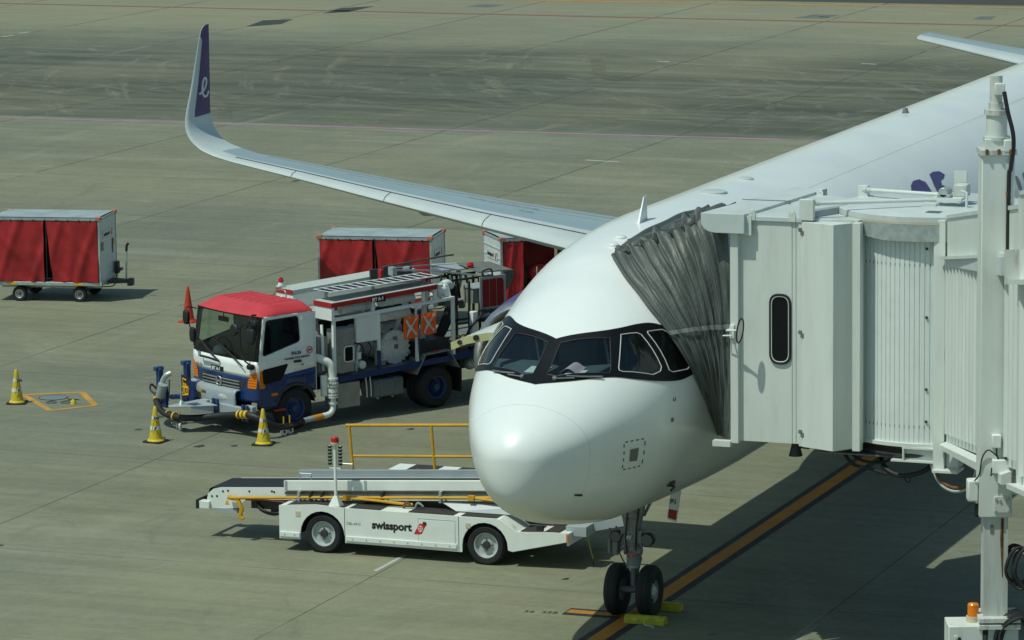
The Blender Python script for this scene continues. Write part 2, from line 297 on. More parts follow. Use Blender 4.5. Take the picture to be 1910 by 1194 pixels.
trace([(87.5,30.6),(85,29.6),(80,27.8),(76,27.2),(73.5,28.6),(72,33),(71.5,40)], .5); trace([(87.5,33),(84,32.2),(79,31),(75.5,30.6),(74,32),(73,37)], .45, .007)
trace([(87,40.8),(85,41.6),(82.5,41.4),(81.5,40.2)], .5); trace([(87,38.2),(85,38.9),(82.5,38.7),(81,37.5)], .5, .007); trace([(72,36),(70,31),(68.5,26),(68.8,20)], .5); trace([(76,45),(71,38),(67,36),(65,35)], .5, .0075)
# small numbers stencilled on the slab left of the nose gear
tn = text('56  358', .17, mat('stencil_grey', (.07,.075,.065), .8), None, (4.72,1.62,.006), (.12,-1,0), (1,.1,0), 'ground_stencil', .0005); struct(tn)
OIL = mat('oil_stain', (.05,.052,.045), .5, var=.4, scale=4)
for k in range(34):
    cx, cy, r_ = random.choice([(random.uniform(4,30),random.uniform(4,24),.16),(random.uniform(14,22),random.uniform(8,13),.12),(random.uniform(4,14),random.uniform(-4,5),.07),(random.uniform(30,60),random.uniform(12,34),.3)]); r_ *= random.uniform(.3,1.2); e_ = random.uniform(.5,1)
    quad('oil_stain', [(cx+r_*cos(t)*(1+.25*sin(3*t+k)), cy+r_*e_*sin(t)*(1+.2*cos(2*t+k))) for t in [2*pi*j/14 for j in range(14)]], OIL, .003)
# ---------------------------------------------------------------- fuselage surface
K = [0,.1,.3,.6,1.0,1.5,2,2.5,3,3.5,4,5,6,7]
KT = [-.51,-.27,-.09,.08,.29,.56,.88,1.19,1.42,1.59,1.76,1.96,2.04,2.07]
KB = [-.51,-1.05,-1.24,-1.41,-1.56,-1.69,-1.80,-1.89,-1.96,-1.99,-2.01,-2.04,-2.06,-2.07]
KH = [0,.32,.53,.73,.94,1.15,1.34,1.48,1.56,1.62,1.70,1.84,1.94,1.975]
UK = [sqrt(k) for k in K]; CZ = 3.8
def pch(Y):
    n = len(Y); d = [(Y[i+1]-Y[i])/(UK[i+1]-UK[i]) for i in range(n-1)]; m = [d[0]]+[2*d[i-1]*d[i]/(d[i-1]+d[i]) if d[i-1]*d[i] > 0 else 0 for i in range(1,n-1)]+[0]
    def f(u):
        u = min(max(u,0),UK[-1]); i = 0
        while i < n-2 and u > UK[i+1]: i += 1
        h = UK[i+1]-UK[i]; t = (u-UK[i])/h
        return Y[i]*(1+2*t)*(1-t)**2+m[i]*h*t*(1-t)**2+Y[i+1]*t*t*(3-2*t)+m[i+1]*h*t*t*(t-1)
    return f
fT, fB, fH = pch(KT), pch(KB), pch(KH)
def FS(a, thd, off=0):
    th = R(thd)
    if a > 31:   # tail cone
        q = (a-31)/13.5; t = 2.07-.75*q**2; b = -2.07+3.0*q**1.35; h = 1.975*(1-.93*q**1.8); zc = (t+b)/2*q
    else:
        u = sqrt(max(a,0)); t, b, h = fT(u), fB(u), fH(u); zc = KT[0]*(1-min(a/3.5,1)); zc = min(max(zc, b+.35*(t-b)), t-.35*(t-b))
    s, c = sin(th), cos(th); z = zc+((t-zc) if c > 0 else (zc-b))*c
    p = V((a, h*s, CZ+z))
    if off:
        e = 1e-3; a1 = max(a,.02); n_ = (FS(a1+e,thd)-FS(a1-e,thd)).cross(FS(a1,thd+.1)-FS(a1,thd-.1)).normalized()
        c0 = V((a1+.6,0,CZ+zc)); 
        if n_.dot(p-c0) < 0: n_ = -n_
        p = p+n_*off
    return p
MASKT = [(1.94,0),(2.04,8.5),(2.19,20.6),(2.41,31),(2.67,38),(2.85,42.6),(2.99,47.5),(3.12,54),(3.2,61),(3.26,70),(3.28,77)]
MASKB = [(3.22,80.5),(3.05,80.2),(2.83,78.5),(2.38,71.5),(2.0,60.5),(1.70,46.5),(1.36,29),(1.19,14.6),(1.10,0)]
W_F = [(1.87,4.0),(2.19,30),(1.77,43),(1.72,43.5),(1.30,13),(1.30,5.5)]
W_1 = [(2.31,34.8),(2.33,34.2),(2.53,41.0),(2.56,43.5),(2.50,64.8),(2.44,66.4),(2.28,65),(1.88,49.5),(1.86,47.5),(1.88,46)]
W_2 = [(2.67,46),(2.69,45),(2.96,50.4),(3.10,58),(3.185,72.5),(3.16,75.2),(3.08,76),(2.70,71.8),(2.63,69.5)]
def pip(p, poly):
    x, y = p; c = False; n = len(poly)
    for i in range(n):
        (x1,y1),(x2,y2) = poly[i], poly[(i+1)%n]
        if (y1 > y) != (y2 > y) and x < (x2-x1)*(y-y1)/(y2-y1)+x1: c = not c
    return c
def unth(a, p):   # section angle of a point on the skin
    u = sqrt(max(a,0)); t, b, h = fT(u), fB(u), fH(u); zc = KT[0]*(1-min(a/3.5,1)); zc = min(max(zc, b+.35*(t-b)), t-.35*(t-b)); z = p.z-CZ-zc
    return math.degrees(math.atan2(p.y/h, z/((t-zc) if z > 0 else (zc-b))))
def dens(poly, n=6, closed=True, smooth=False):
    P_ = [FS(a,t) for a,t in poly]; N = len(P_); o = []
    for i in range(N if closed else N-1):
        p1, p2 = P_[i], P_[(i+1)%N]
        if smooth: p0 = P_[max(i-1,0)]; p3 = P_[min(i+2,N-1)]
        for j in range(n):
            t = j/n; q = .5*((2*p1)+(p2-p0)*t+(2*p0-5*p1+4*p2-p3)*t*t+(3*p1-p0-3*p2+p3)*t**3) if smooth else p1.lerp(p2,t)
            o.append((q.x, unth(q.x,q)))
    if not closed: o.append(poly[-1])
    return o
MASKT = dens([MASKT[i] for i in (0,2,3,4,5,6,7,9,10)], 5, False, True); MASKB = dens([MASKB[i] for i in (0,2,3,4,5,6,7,8)], 5, False, True); W_F = dens(W_F); W_1 = dens(W_1, 4); W_2 = dens(W_2, 4)
mir = lambda poly: [(a,-t) for a,t in poly]
full = MASKT+MASKB; full[0] = (MASKT[0][0],0); full[-1] = (MASKB[-1][0],0); FULL = full+[(a,-t) for a,t in reversed(full[1:-1])]
def patch(poly, off, holes=(), step=(.07,3.0), thick=0):
    SC = 40.0
    def loop(pl):
        o = []
        for i in range(len(pl)):
            (a,t),(b,q) = pl[i], pl[(i+1)%len(pl)]; k = max(1,int(max(abs(b-a)/step[0],abs(q-t)/step[1])))
            o += [(a+(b-a)*j/k, t+(q-t)*j/k) for j in range(k)]
        return o
    vs = []; ed = []
    for pl in [poly]+list(holes):
        lp = loop(pl); k = len(vs); vs += lp; ed += [(k+i, k+(i+1)%len(lp)) for i in range(len(lp))]
    a0 = min(p[0] for p in poly); a1 = max(p[0] for p in poly); t0 = min(p[1] for p in poly); t1 = max(p[1] for p in poly)
    a = a0+step[0]/2
    while a < a1:
        t = t0+step[1]/2
        while t < t1:
            if pip((a,t), poly) and not any(pip((a,t),h) for h in holes): vs.append((a,t))
            t += step[1]
        a += step[0]
    r = delaunay_2d_cdt([V((v[0]*SC, v[1])) for v in vs], ed, [], 0, 1e-5)
    V2 = [(v.x/SC, v.y) for v in r[0]]; fs = []
    for f in r[2]:
        c = (sum(V2[i][0] for i in f)/len(f), sum(V2[i][1] for i in f)/len(f))
        if pip(c, poly) and not any(pip(c,h) for h in holes): fs.append(tuple(f))
    m = MB().add([FS(a,t,off) for a,t in V2], fs)
    # make faces point outwards
    cc = V((2.8,0,3.9))
    for i, f in enumerate(m.f):
        p0,p1,p2 = (V(m.v[j]) for j in f[:3]); cen = (p0+p1+p2)/3; cc.x = cen.x+.3
        if (p1-p0).cross(p2-p0).dot(cen-cc) < 0: m.f[i] = tuple(reversed(f))
    return m
plane = empty('airliner', (0,0,0), 0, 'large white passenger airliner with black cockpit band and purple wingtip parked at the boarding bridge', 'airplane')
fb = MB(); sts = [1.0*(i/26)**2 for i in range(27)]+[1+.1*i for i in range(1,61)]+[7+.5*i for i in range(1,49)]+[31+.5*i for i in range(1,28)]
NT = 96; FSTH = [-180+360*j/NT for j in range(NT)]
vs = [FS(a,t) for a in sts for t in FSTH]; fs = []
cut = lambda a,t: pip((a,t), FULL)
for i in range(len(sts)-1):
    for j in range(NT):
        q = (j+1)%NT; tq = FSTH[j]+360/NT
        if 1.0 < sts[i] < 3.5 and all(cut(aa,tt) for aa in (sts[i],sts[i+1]) for tt in (FSTH[j],tq)): continue
        fs.append((i*NT+j, i*NT+q, (i+1)*NT+q, (i+1)*NT+j))
fb.add(vs, fs); fus = fb.build('fuselage', WHITE, plane, ang=60)
patch(FULL, .010, [W_F, mir(W_F), W_1, mir(W_1), W_2, mir(W_2)], (.06,2.5)).build('cockpit_window_surround', BLACKG, plane, ang=60)
for Wp in (W_F, W_1, W_2):
    for side in (1,-1):
        pl = Wp if side == 1 else mir(Wp)
        pane = patch(pl, .004, (), (.1,5)).build('window_pane', GLC, plane, ang=60)
        if Wp is not W_F: t_ = MB().tube([FS(a,t,.014) for a,t in pl+[pl[0]]], .0065, 6).build('window_trim', TRIM, pane)
        else: t_ = MB().tube([FS(a,t,.012) for a,t in pl+[pl[0]]], .007, 6).build('window_trim', DGREY, pane)
for side in (1,-1):   # wipers parked along the lower edge
    wb = MB()
    pts = [FS(a,side*t,.035) for a,t in ((1.60,42),(1.42,30),(1.33,20))]; wb.tube(pts, .013, 6); wb.tube([FS(1.35,side*26,.03),FS(1.24,side*14,.03)], .012, 6); wb.cyl(FS(1.235,side*13,.0), FS(1.235,side*13,.05), .03, 10)
    wb.build('windscreen_wiper', MGREY, plane)
# flight deck seen through the panes
fd = MB(); fd.hexa([(1.40,-.5,4.10),(2.25,-1.1,4.10),(2.25,1.1,4.10),(1.40,.5,4.10)],[(1.44,-.45,4.185),(2.25,-1.02,4.27),(2.25,1.02,4.27),(1.44,.45,4.185)]); fd.box(2.25,2.32,-1.0,1.0,3.7,4.22); fd.build('glareshield', mat('glareshield_grey',(.08,.10,.105),.9), plane)
MB().cyl((3.45,0,4.05),(3.5,0,4.05),1.25,32).build('flight_deck_bulkhead', mat('bulkhead_grey',(.26,.34,.38),.8), plane)
MB().box(2.0,3.45,-1.15,1.15,3.55,3.6).build('flight_deck_floor', BLACK, plane)
for s in (-.52,.52):
    sb = MB(); sb.box(2.75,2.87,s-.22,s+.22,3.9,4.6); sb.box(2.78,2.85,s-.12,s+.12,4.62,4.82); sb.box(2.35,2.8,s-.24,s+.24,3.85,3.95)
    st = sb.build('pilot_seat', SEATG, plane, .03); MB().tube([(2.73,s-.1,4.62),(2.70,s-.04,4.3),(2.70,s,4.05)], .02, 6).tube([(2.73,s+.1,4.62),(2.70,s+.04,4.3),(2.70,s,4.05)], .02, 6).build('seat_harness', LWHITE, st)
for nm,a0,a1,s0_,s1_,m_,cu in (('dashboard_paper',1.60,1.92,.06,.36,PAPER,0),('dashboard_paper',1.58,1.86,-.50,-.24,PAPER,0),('dashboard_booklet',1.64,1.98,-.42,-.14,PINK,.07)): MB().grid(lambda u,v:(a0+(a1-a0)*v,s0_+(s1_-s0_)*u,4.186+.106*((a0+(a1-a0)*v)-1.45)+.012+cu*sin(pi*u)**1.5+.0*v),14,4).build(nm, m_, plane)
# radome seam, access panel outline, drain slot, probe
def line_on(pts, wd, m, name, off=.002):
    return MB().tube([FS(a,t,off) for a,t in pts], wd, 5).build(name, m, plane)
SEAM = mat('panel_gap', (.50,.58,.56), .5)
line_on([(.70+.02*i if False else 1.02-.32*(1+cos(R(t)))/2, t) for i,t in enumerate(range(-180,181,6))], .0025, SEAM, 'radome_seam', .0)
line_on([(1.04,-113.7),(1.6,-117.5),(2.4,-121.5),(3.84,-126.1),(5,-128)], .004, mat('seam_light',(.70,.75,.72),.4), 'skin_joint', .001)
line_on([(7+.5*i,-26) for i in range(40)], .003, SEAM, 'skin_joint', .0)
hx = [(1.5,-97.4),(1.93,-99.5),(2.0,-114.9),(1.59,-114.7)]; dm = MB()
for i,(k,n_) in enumerate(zip(range(4),(4,3,4,4))):
    (a,t),(b,q) = hx[k], hx[(k+1)%4]
    for j in range(n_):
        f0 = (j+.3)/n_; f1 = f0+.42/n_; dm.tube([FS(a+(b-a)*f0, t+(q-t)*f0, .003), FS(a+(b-a)*f1, t+(q-t)*f1, .003)], .008, 5)
dm.build('rescue_marking', INK, plane)
patch([(1.65,-102.9),(1.82,-103.4),(1.85,-110.9),(1.69,-110.2)], .008, (), (.05,3)).build('sensor_plate', mat('sensor_grey',(.16,.17,.15),.5), plane)
patch([(.82,-128.9),(.98,-129.2),(1.0,-131.2),(.84,-130.8)], .006, (), (.05,3)).build('drain_slot', DGREY, plane)
pr = MB(); pr.box(3.42,3.62,-1.16,-1.10,2.33,2.40); pr.tube([(3.45,-1.12,2.36),(3.40,-1.22,2.34),(3.2,-1.24,2.33)], .02, 6); pr.build('pitot_probe', DGREY, plane)
for a,t in ((2.6,-86),(2.55,-96)): MB().lathe([(.001,.03),(.03,.02),(.03,0)], FS(a,t), (0,-1,0), 10).build('static_port', MGREY, plane)
# crown antennas
ab = MB(); ab.hexa([(5.36,-.02,5.75),(5.76,-.02,5.78),(5.76,.02,5.78),(5.36,.02,5.75)],[(5.64,-.008,6.17),(5.75,-.008,6.17),(5.75,.008,6.17),(5.64,.008,6.17)]); ab.build('blade_antenna', WHITE, plane, .006)
for a,r_ in ((4.63,.09),(4.31,.08)): MB().lathe([(.001,.035),(r_*.7,.03),(r_,.008),(r_*1.05,-.03)], FS(a,0), (0,0,1), 16).build('gps_antenna', WHITE, plane)
for a,r_ in ((8.66,.22),(10.33,.12)): MB().lathe([(.001,.03),(r_*.8,.026),(r_,.01),(r_*1.02,-.03)], FS(a,-2), (0,0,1), 18).build('dome_antenna', SLAT, plane)
MB().lathe([(.001,.10),(.04,.09),(.05,.05),(.07,.0),(.07,-.04)], FS(20.27,3), (0,0,1), 12).build('beacon_light', MGREY, plane)
# livery shapes and cabin windows
for pl in ([(13.75,-47.5),(13.9,-46.5),(14.12,-45.3),(14.44,-46.9),(14.63,-49.4),(14.3,-58),(13.6,-58)], [(14.83,-50.3),(15.12,-46.3),(15.39,-44.8),(15.72,-45.3),(15.91,-47.9),(15.87,-53.6),(15.6,-60),(15.0,-62)], [(16.39,-45.2),(16.67,-44.7),(16.99,-45.8),(17.12,-48.5),(16.92,-50.0),(16.7,-50.5),(16.60,-52.5),(16.85,-55),(16.8,-62),(16.2,-62),(16.12,-55.9),(16.19,-51.1)]):
    patch(pl, .004, (), (.2,2)).build('livery_emblem', PURPLE, plane, ang=60)
for i in range(22):
    a = 15.63+.533*i; pl = [(a+.12*cos(t)*(1 if abs(cos(t))<.9 else 1), -68.5+4.3*sin(t)) for t in [2*pi*k/12 for k in range(12)]]
    patch(pl, .006, (), (.2,4)).build('cabin_window', GLD if False else mat('cabin_window_grey',(.05,.07,.09),.2) if i == 0 else MT['cabin_window_grey'], plane, ang=60)
# wings
def airfoil(le, te, nrm, th, n=12):
    le, te, nrm = V(le), V(te), V(nrm); o = []
    xs = [(1-cos(pi*k/n))/2 for k in range(n+1)]
    yt = lambda x: 5*th*(.2969*sqrt(x)-.126*x-.3516*x*x+.2843*x**3-.1036*x**4)
    ch = (te-le).length
    for x in reversed(xs): o.append(le+(te-le)*x+nrm*(yt(x)*ch*1.05))
    for x in xs[1:-1]: o.append(le+(te-le)*x-nrm*(yt(x)*ch*.9))
    return o
def loft(secs, name, m, parent, caps=True, mi=None):
    n = len(secs[0]); mb = MB(); vs = [p for s in secs for p in s]; fs = [(i*n+k, (i+1)*n+k, (i+1)*n+(k+1)%n, i*n+(k+1)%n) for i in range(len(secs)-1) for k in range(n)]
    if caps: fs += [tuple(range(n)), tuple(range((len(secs)-1)*n, len(secs)*n))[::-1]]
    mb.add(vs, fs)
    if mi: mb.m = [mi(k) for i in range(len(secs)-1) for k in range(n)]+[0]*(2 if caps else 0)
    return mb.build(name, m, parent, ang=50)
# (span, z, leading edge, trailing edge, thickness, tilt of the section in degrees)
WS = [(1.0,2.50,17.9,24.6,.13,0),(4.0,2.75,19.35,24.4,.12,0),(6.9,3.0,21.0,24.75,.115,0),(9.5,3.2,22.45,25.3,.11,0),(12.1,3.41,23.85,26.05,.11,0),(14.4,3.6,25.1,26.85,.105,0),(16.4,3.76,26.15,27.5,.10,0)]
WL = [(16.9,3.83,26.38,27.75,.10,12),(17.30,3.96,26.50,27.82,.10,32),(17.60,4.20,26.58,27.92,.10,58),(17.74,4.55,26.74,27.98,.095,78),(17.77,5.2,27.12,28.04,.09,86),(17.80,6.0,27.53,28.11,.085,88),(17.81,6.30,27.70,28.13,.08,88),(17.815,6.42,27.82,28.14,.075,88),(17.82,6.475,27.97,28.15,.07,88)]
def spl(rows, n=4):
    o = []
    for i in range(len(rows)-1):
        p0,p1,p2,p3 = rows[max(i-1,0)],rows[i],rows[i+1],rows[min(i+2,len(rows)-1)]
        for j in range(n): t = j/n; o.append(tuple(.5*(2*b+(c-a)*t+(2*a-5*b+4*c-d)*t*t+(3*b-a-3*c+d)*t**3) for a,b,c,d in zip(p0,p1,p2,p3)))
    return o+[rows[-1]]
WL = spl(WL); WLP = [r for r in WL if r[1] > 4.46]
for sd_ in (1,-1):
    def S_(rows): return [airfoil((le,sd_*s,z),(te,sd_*s,z+.02*(te-le)),(0,-sd_*sin(R(t)),cos(R(t))),th) for s,z,le,te,th,t in rows]
    n_ = 12
    wg = loft(S_(WS+WL[:1]), 'wing', [WINGM, SLAT], plane, mi=lambda k: 1 if 8 <= k <= 15 else 0)
    wl = loft(S_(WL), 'sharklet', [SLAT, PURPLE], plane, mi=lambda k: 0)
    # purple inner face laid over the sharklet, behind its pale leading edge
    pm = MB(); rows = WLP
    def inner(u, v):
        k = u*(len(rows)-1); i = min(int(k),len(rows)-2); f = k-i; r_ = [rows[i][j]*(1-f)+rows[i+1][j]*f for j in range(6)]
        xa = .27 if r_[1] < 6.16 else max(.27*(1-(r_[1]-6.16)/.10),.02); x = xa+(.99-xa)*v
        s,z,le,te,th,t = r_; ch = te-le; y = 5*th*(.2969*sqrt(x)-.126*x-.3516*x*x+.2843*x**3-.1036*x**4)*ch*1.05+.006
        return (le+ch*x, sd_*(s-sin(R(t))*y), z+.02*ch*x+cos(R(t))*y)
    pm.grid(inner, 28, 8); pmo = pm.build('sharklet_panel', PURPLE, wl, ang=60)
    def uz(z): k = next((i for i in range(len(rows)-2) if rows[i+1][1] > z), len(rows)-2); return (k+(z-rows[k][1])/(rows[k+1][1]-rows[k][1]))/(len(rows)-1)
    if sd_ == 1: MB().tube([V(inner(uz(zf), xf_))+V((-.004,-.012,0)) for zf,xf_ in [(5.13+(a-.46)*2.6,.10+.80*b) for a,b in ((.42,.02),(.43,.22),(.45,.45),(.49,.62),(.53,.60),(.54,.42),(.52,.28),(.47,.24),(.42,.32),(.39,.5),(.39,.72),(.42,.90))]], .026, 6, smooth=4).build('logo_letter', LWHITE, pmo)
    def wingtop(s, x, off=.006):
        for i in range(len(WS)-1):
            if s <= WS[i+1][0] or i == len(WS)-2: break
        f = (s-WS[i][0])/(WS[i+1][0]-WS[i][0]); r_ = [WS[i][j]*(1-f)+WS[i+1][j]*f for j in range(6)]
        _,z,le,te,th,t = r_; ch = te-le; y = 5*th*(.2969*sqrt(x)-.126*x-.3516*x*x+.2843*x**3-.1036*x**4)*ch*1.05+off
        return V((le+ch*x, sd_*s, z+.02*ch*x+y))
    MB().tube([wingtop(4+.4*i,.17,.002) for i in range(32)], .012, 5).build('slat_gap', DGREY, wg)
    MB().tube([wingtop(4+.4*i,.80,.0) for i in range(31)], .007, 5).build('flap_gap', MGREY, wg)
    MB().tube([wingtop(4+.4*i,.62,.0) for i in range(25)], .004, 5).build('spoiler_gap', MGREY, wg)
    for s in (14.6,11.9,9.2):
        MB().tube([wingtop(s,x,.001) for x in (0,.01,.03,.06,.10,.17)], .008, 5).build('slat_gap', DGREY, wg)
    for s,x0 in ((11.2,23.9),(7.8,22.2)):   # flap track fairings below the wing
        MB().lathe([(.001,-1.3),(.10,-1.0),(.17,-.4),(.17,.3),(.12,1.0),(.02,1.7)], (x0+1.3, sd_*s, 2.72+.08*(s-6)), (1,0,-.02), 12).build('flap_track_fairing', SLAT, wg)
    for s,x in ((6.6,.45),(5.4,.42),(7.3,.8)):
        MB().hexa([tuple(wingtop(s,x)+V(d)) for d in ((-.06,-.03,0),(.06,-.03,0),(.06,.03,0),(-.06,.03,0))],[tuple(wingtop(s,x)+V(d)) for d in ((-.01,-.01,.12),(.02,-.01,.12),(.02,.01,.12),(-.01,.01,.12))]).build('escape_rope_fitting', ORNG, wg) if s < 7 else None
    if sd_ == 1:
        for k,(s0,s1,x) in enumerate(((6.9,10.4,.60),(8.1,8.9,.44))): text('MAX LOAD  NO STEP OUTSIDE THIS AREA' if k == 0 else 'NO STEP', .10, MGREY, wg, wingtop(s1,x,.012), wingtop(s0,x)-wingtop(s1,x), (1,.5,0), depth=.001)
    # engine
    ex, ey, ez = 15.9, 5.82*sd_, 1.73
    nc = MB(); nc.lathe([(.85,.9),(.88,.3),(.92,.08),(.98,0),(1.05,.05),(1.09,.18)], (ex,ey,ez), (1,0,0), 48, 0); nc.lathe([(1.09,.18),(1.16,.7),(1.22,1.6),(1.18,2.6),(1.02,3.6),(.8,4.1)], (ex,ey,ez), (1,0,0), 48, 1)
    nc.lathe([(.55,3.8),(.45,4.6),(.1,5.2)], (ex,ey,ez), (1,0,0), 24, 2); na = nc.build('engine_nacelle', [CHROME, PURPLE, MGREY], plane, ang=50)
    fn = MB()
    for k in range(24):
        t = 2*pi*k/24; fn.add([(ex+.85,ey+.2*cos(t),ez+.2*sin(t)),(ex+1.0,ey+.2*cos(t+.2),ez+.2*sin(t+.2)),(ex+1.05,ey+.86*cos(t+.32),ez+.86*sin(t+.32)),(ex+.82,ey+.86*cos(t),ez+.86*sin(t))], [(0,1,2,3)])
    fn.lathe([(.001,.55),(.12,.7),(.22,.95)], (ex,ey,ez), (1,0,0), 20); fn.lathe([(.87,1.2),(.001,1.2)], (ex,ey,ez), (1,0,0), 30); fn.build('fan', DGREY, na)
    py = MB(); py.prism([(ex+.9,ez+1.15),(ex+3.9,ez+.9),(ex+5.6,3.0),(ex+4.5,3.05),(ex+2.4,ez+1.42)], 'y', ey-.17, ey+.17); py.build('engine_pylon', PURPLE, plane, .03)
    # tailplane
    TS = [(.5,4.55,38.6,41.9,.1,0),(5.95,5.16,42.3,43.7,.09,0),(6.03,5.18,42.6,43.7,.05,0)]
    loft(S_(TS), 'tailplane', [WINGM, SLAT], plane, mi=lambda k: 1 if 8 <= k <= 15 else 0)
loft([airfoil((le,0,z),(te,0,z),(0,1,0),.1) for le,te,z in ((35.2,41.8,5.7),(40.6,43.9,11.5),(41,44,11.76))], 'tail_fin', PURPLE, plane)
# wing root belly fairing
MB().grid(lambda u,v:(14.5+11*u, (2.02+.12*sin(pi*u))*sin(R(-110+220*v))*(.75+.25*sin(pi*u)**.5), 2.75-1.25*sin(pi*u)**.4*cos(R(-110+220*v))), 24, 24).build('belly_fairing', WHITE, plane, ang=60)
# open forward hold door on the starboard side
cdm = MB(); dpts = [(1.86,3.50),(2.3,3.58),(2.7,3.62),(3.1,3.63),(3.45,3.605),(3.8,3.53),(4.06,3.42)]
top = [(y,z) for y,z in dpts]; bot = [(y-.01,z-.12) for y,z in dpts]; n_ = len(dpts)
for x0,x1,mi in ((8.0,8.03,1),(8.03,9.85,0)):
    vv = [(x0,)+p for p in top]+[(x0,)+p for p in bot]+[(x1,)+p for p in top]+[(x1,)+p for p in bot]
    ff = [(i,i+1,n_+i+1,n_+i) for i in range(n_-1)]+[(2*n_+i,3*n_+i,3*n_+i+1,2*n_+i+1) for i in range(n_-1)]+[(i,2*n_+i,2*n_+i+1,i+1) for i in range(n_-1)]+[(n_+i,n_+i+1,3*n_+i+1,3*n_+i) for i in range(n_-1)]+[(n_-1,3*n_-1,4*n_-1,2*n_-1)]
    cdm.add(vv, ff, mi)
cdr = cdm.build('hold_door', [WHITE, PRIMER], plane)
MB().cyl((7.96,3.90,3.435),(8.0,3.90,3.435),.035,12).cyl((7.96,3.62,3.52),(8.0,3.62,3.52),.045,12).build('door_latch', BLACK, cdr)
for x in (8.3,9.5): MB().tube([(x,2.02,3.75),(x,2.9,3.2+.55)], .03, 8).build('door_strut', CHROME, cdr)
# ---- nose gear
GX = 5.07
ng = MB(); ng.cyl((GX,0,1.02),(GX-.02,0,2.05),.085,20); ng.cyl((GX,0,.72),(GX,0,1.05),.10,20); ng.cyl((GX,0,.45),(GX,0,.75),.045,14); ng.cyl((GX,-.2,.385),(GX,.2,.385),.05,14)
ng.cyl((GX,-.13,.98),(GX,.13,.98),.07,14); ng.box(GX-.10,GX+.10,-.16,.16,1.12,1.30); ng.cyl((GX-.02,-.10,1.52),(GX-.02,.10,1.52),.09,14)
ng.add([(GX-.05,.26,2.0),(GX-.05,-.26,2.0),(GX-.09,-.10,1.30),(GX-.09,.10,1.30),(GX+.06,.26,2.0),(GX+.06,-.26,2.0),(GX+.05,-.10,1.30),(GX+.05,.10,1.30)], [(0,3,2,1),(4,5,6,7),(0,4,7,3),(1,2,6,5)])
leg = ng.build('nose_gear_strut', GEAR, plane)
MB().tube([(GX+.05,0,1.1),(GX+.30,0,.80),(GX+.04,0,.5)], .035, 8).build('torque_link', GEAR, leg)
MB().tube([(GX+.1,.0,1.35),(GX+.95,.0,2.0)], .05, 10).tube([(GX+.1,.14,1.5),(GX+.9,.2,2.0)], .025, 8).tube([(GX+.1,-.14,1.5),(GX+.9,-.2,2.0)], .025, 8).build('drag_strut', GEAR, leg)
MB().tube([(GX-.11,-.08,1.0),(GX-.12,-.09,1.3),(GX-.08,-.12,1.7),(GX-.05,-.1,1.95)], .012, 6, smooth=4).tube([(GX-.11,.06,.95),(GX-.13,.07,1.25),(GX-.1,.05,1.6),(GX-.05,.1,1.95)], .012, 6, smooth=4).tube([(GX-.1,.1,.8),(GX-.16,.16,1.0),(GX-.12,.12,1.25)], .010, 6, smooth=4).build('hydraulic_line', BLACK, leg)
for s,z,r_ in ((-.25,1.17,.105),(.24,1.19,.095)):
    l_ = MB().lathe([(.001,.02),(r_*.8,.03),(r_,.0),(r_*1.02,.03),(r_*.9,.12),(r_*.4,.17)], (GX-.10,s,z), (1,0,0), 20).build('taxi_light', DGREY, leg); MB().lathe([(.001,0),(r_*.86,.0)], (GX-.112,s,z), (1,0,0), 20).build('lens', mat('lamp_glass_dark',(.10,.12,.12),.15) if s < 0 else MT['lamp_glass_dark'], l_)
MB().box(GX-.14,GX-.06,.2,.27,.92,1.12).box(GX-.14,GX-.08,.31,.35,.94,1.16).build('junction_box', MGREY, leg)
MB().lathe([(.103,0),(.103,.02)], (GX,0,.74), (0,0,1), 20).build('placard_band', GALV, leg)
text('▲', .06, LRED, leg, (GX-.108,.025,.955), (0,-1,0), (0,0,1)); MB().box(GX-.112,GX-.108,.025,.06,.90,.93).box(GX-.112,GX-.108,-.07,-.02,.90,.93).build('placard_mark', LRED, leg)
text('W', .09, GALV, leg, (GX-.13,.075,1.17), (0,-1,0), (0,0,1), bold=.006)
tyre = [(.17,-.085),(.235,-.10),(.30,-.112),(.352,-.100),(.378,-.070),(.387,-.035),(.387,.035),(.378,.070),(.352,.100),(.30,.112),(.235,.10),(.17,.085)]
for s in (-.25,.25):
    t_ = MB().lathe(tyre, (GX,s,.385), (0,1,0), 48).build('wheel', RUB, plane)
    r_ = MB(); sg = -1 if s < 0 else 1
    r_.lathe([(.225,.085*sg),(.215,.095*sg),(.20,.07*sg),(.185,.03*sg),(.09,.035*sg),(.085,.075*sg),(.05,.095*sg),(.001,.10*sg)], (GX,s,.385), (0,1,0), 32); r_.lathe([(.225,-.085*sg),(.2,-.06*sg),(.12,-.02*sg),(.001,-.02*sg)], (GX,s,.385), (0,1,0), 32)
    rm = r_.build('rim', [mat('nose_rim_white',(.55,.58,.54),.4,var=.15,scale=12,dirt=.3) if s < 0 else GEAR], t_)
    hb = MB(); 
    for k in range(8): t = 2*pi*k/8+.2; hb.cyl((GX+.145*cos(t),s+.034*sg,.385+.145*sin(t)),(GX+.145*cos(t),s+.044*sg,.385+.145*sin(t)),.026,10)
    hb.build('rim_hole', BLACK, rm)
    for k in (.155,.24): pass
    MB().lathe([(.388,-.05),(.3895,-.046),(.388,-.042)], (GX,s,.385), (0,1,0), 48).lathe([(.388,.042),(.3895,.046),(.388,.05)], (GX,s,.385), (0,1,0), 48).build('tread_rib', DGREY, t_)
nd = MB(); DX, DY, DZ = .70, .25, -.13; nd.hexa([(GX+.52,-.50,1.30),(GX+.55,-.50,1.30),(GX+.55,-.36,1.34),(GX+.52,-.36,1.34)],[(GX+.52,-.62,2.05),(GX+.55,-.62,2.05),(GX+.55,-.46,2.05),(GX+.52,-.46,2.05)]); nd.v = [(x+DX,y+DY,z+DZ) for x,y,z in nd.v]
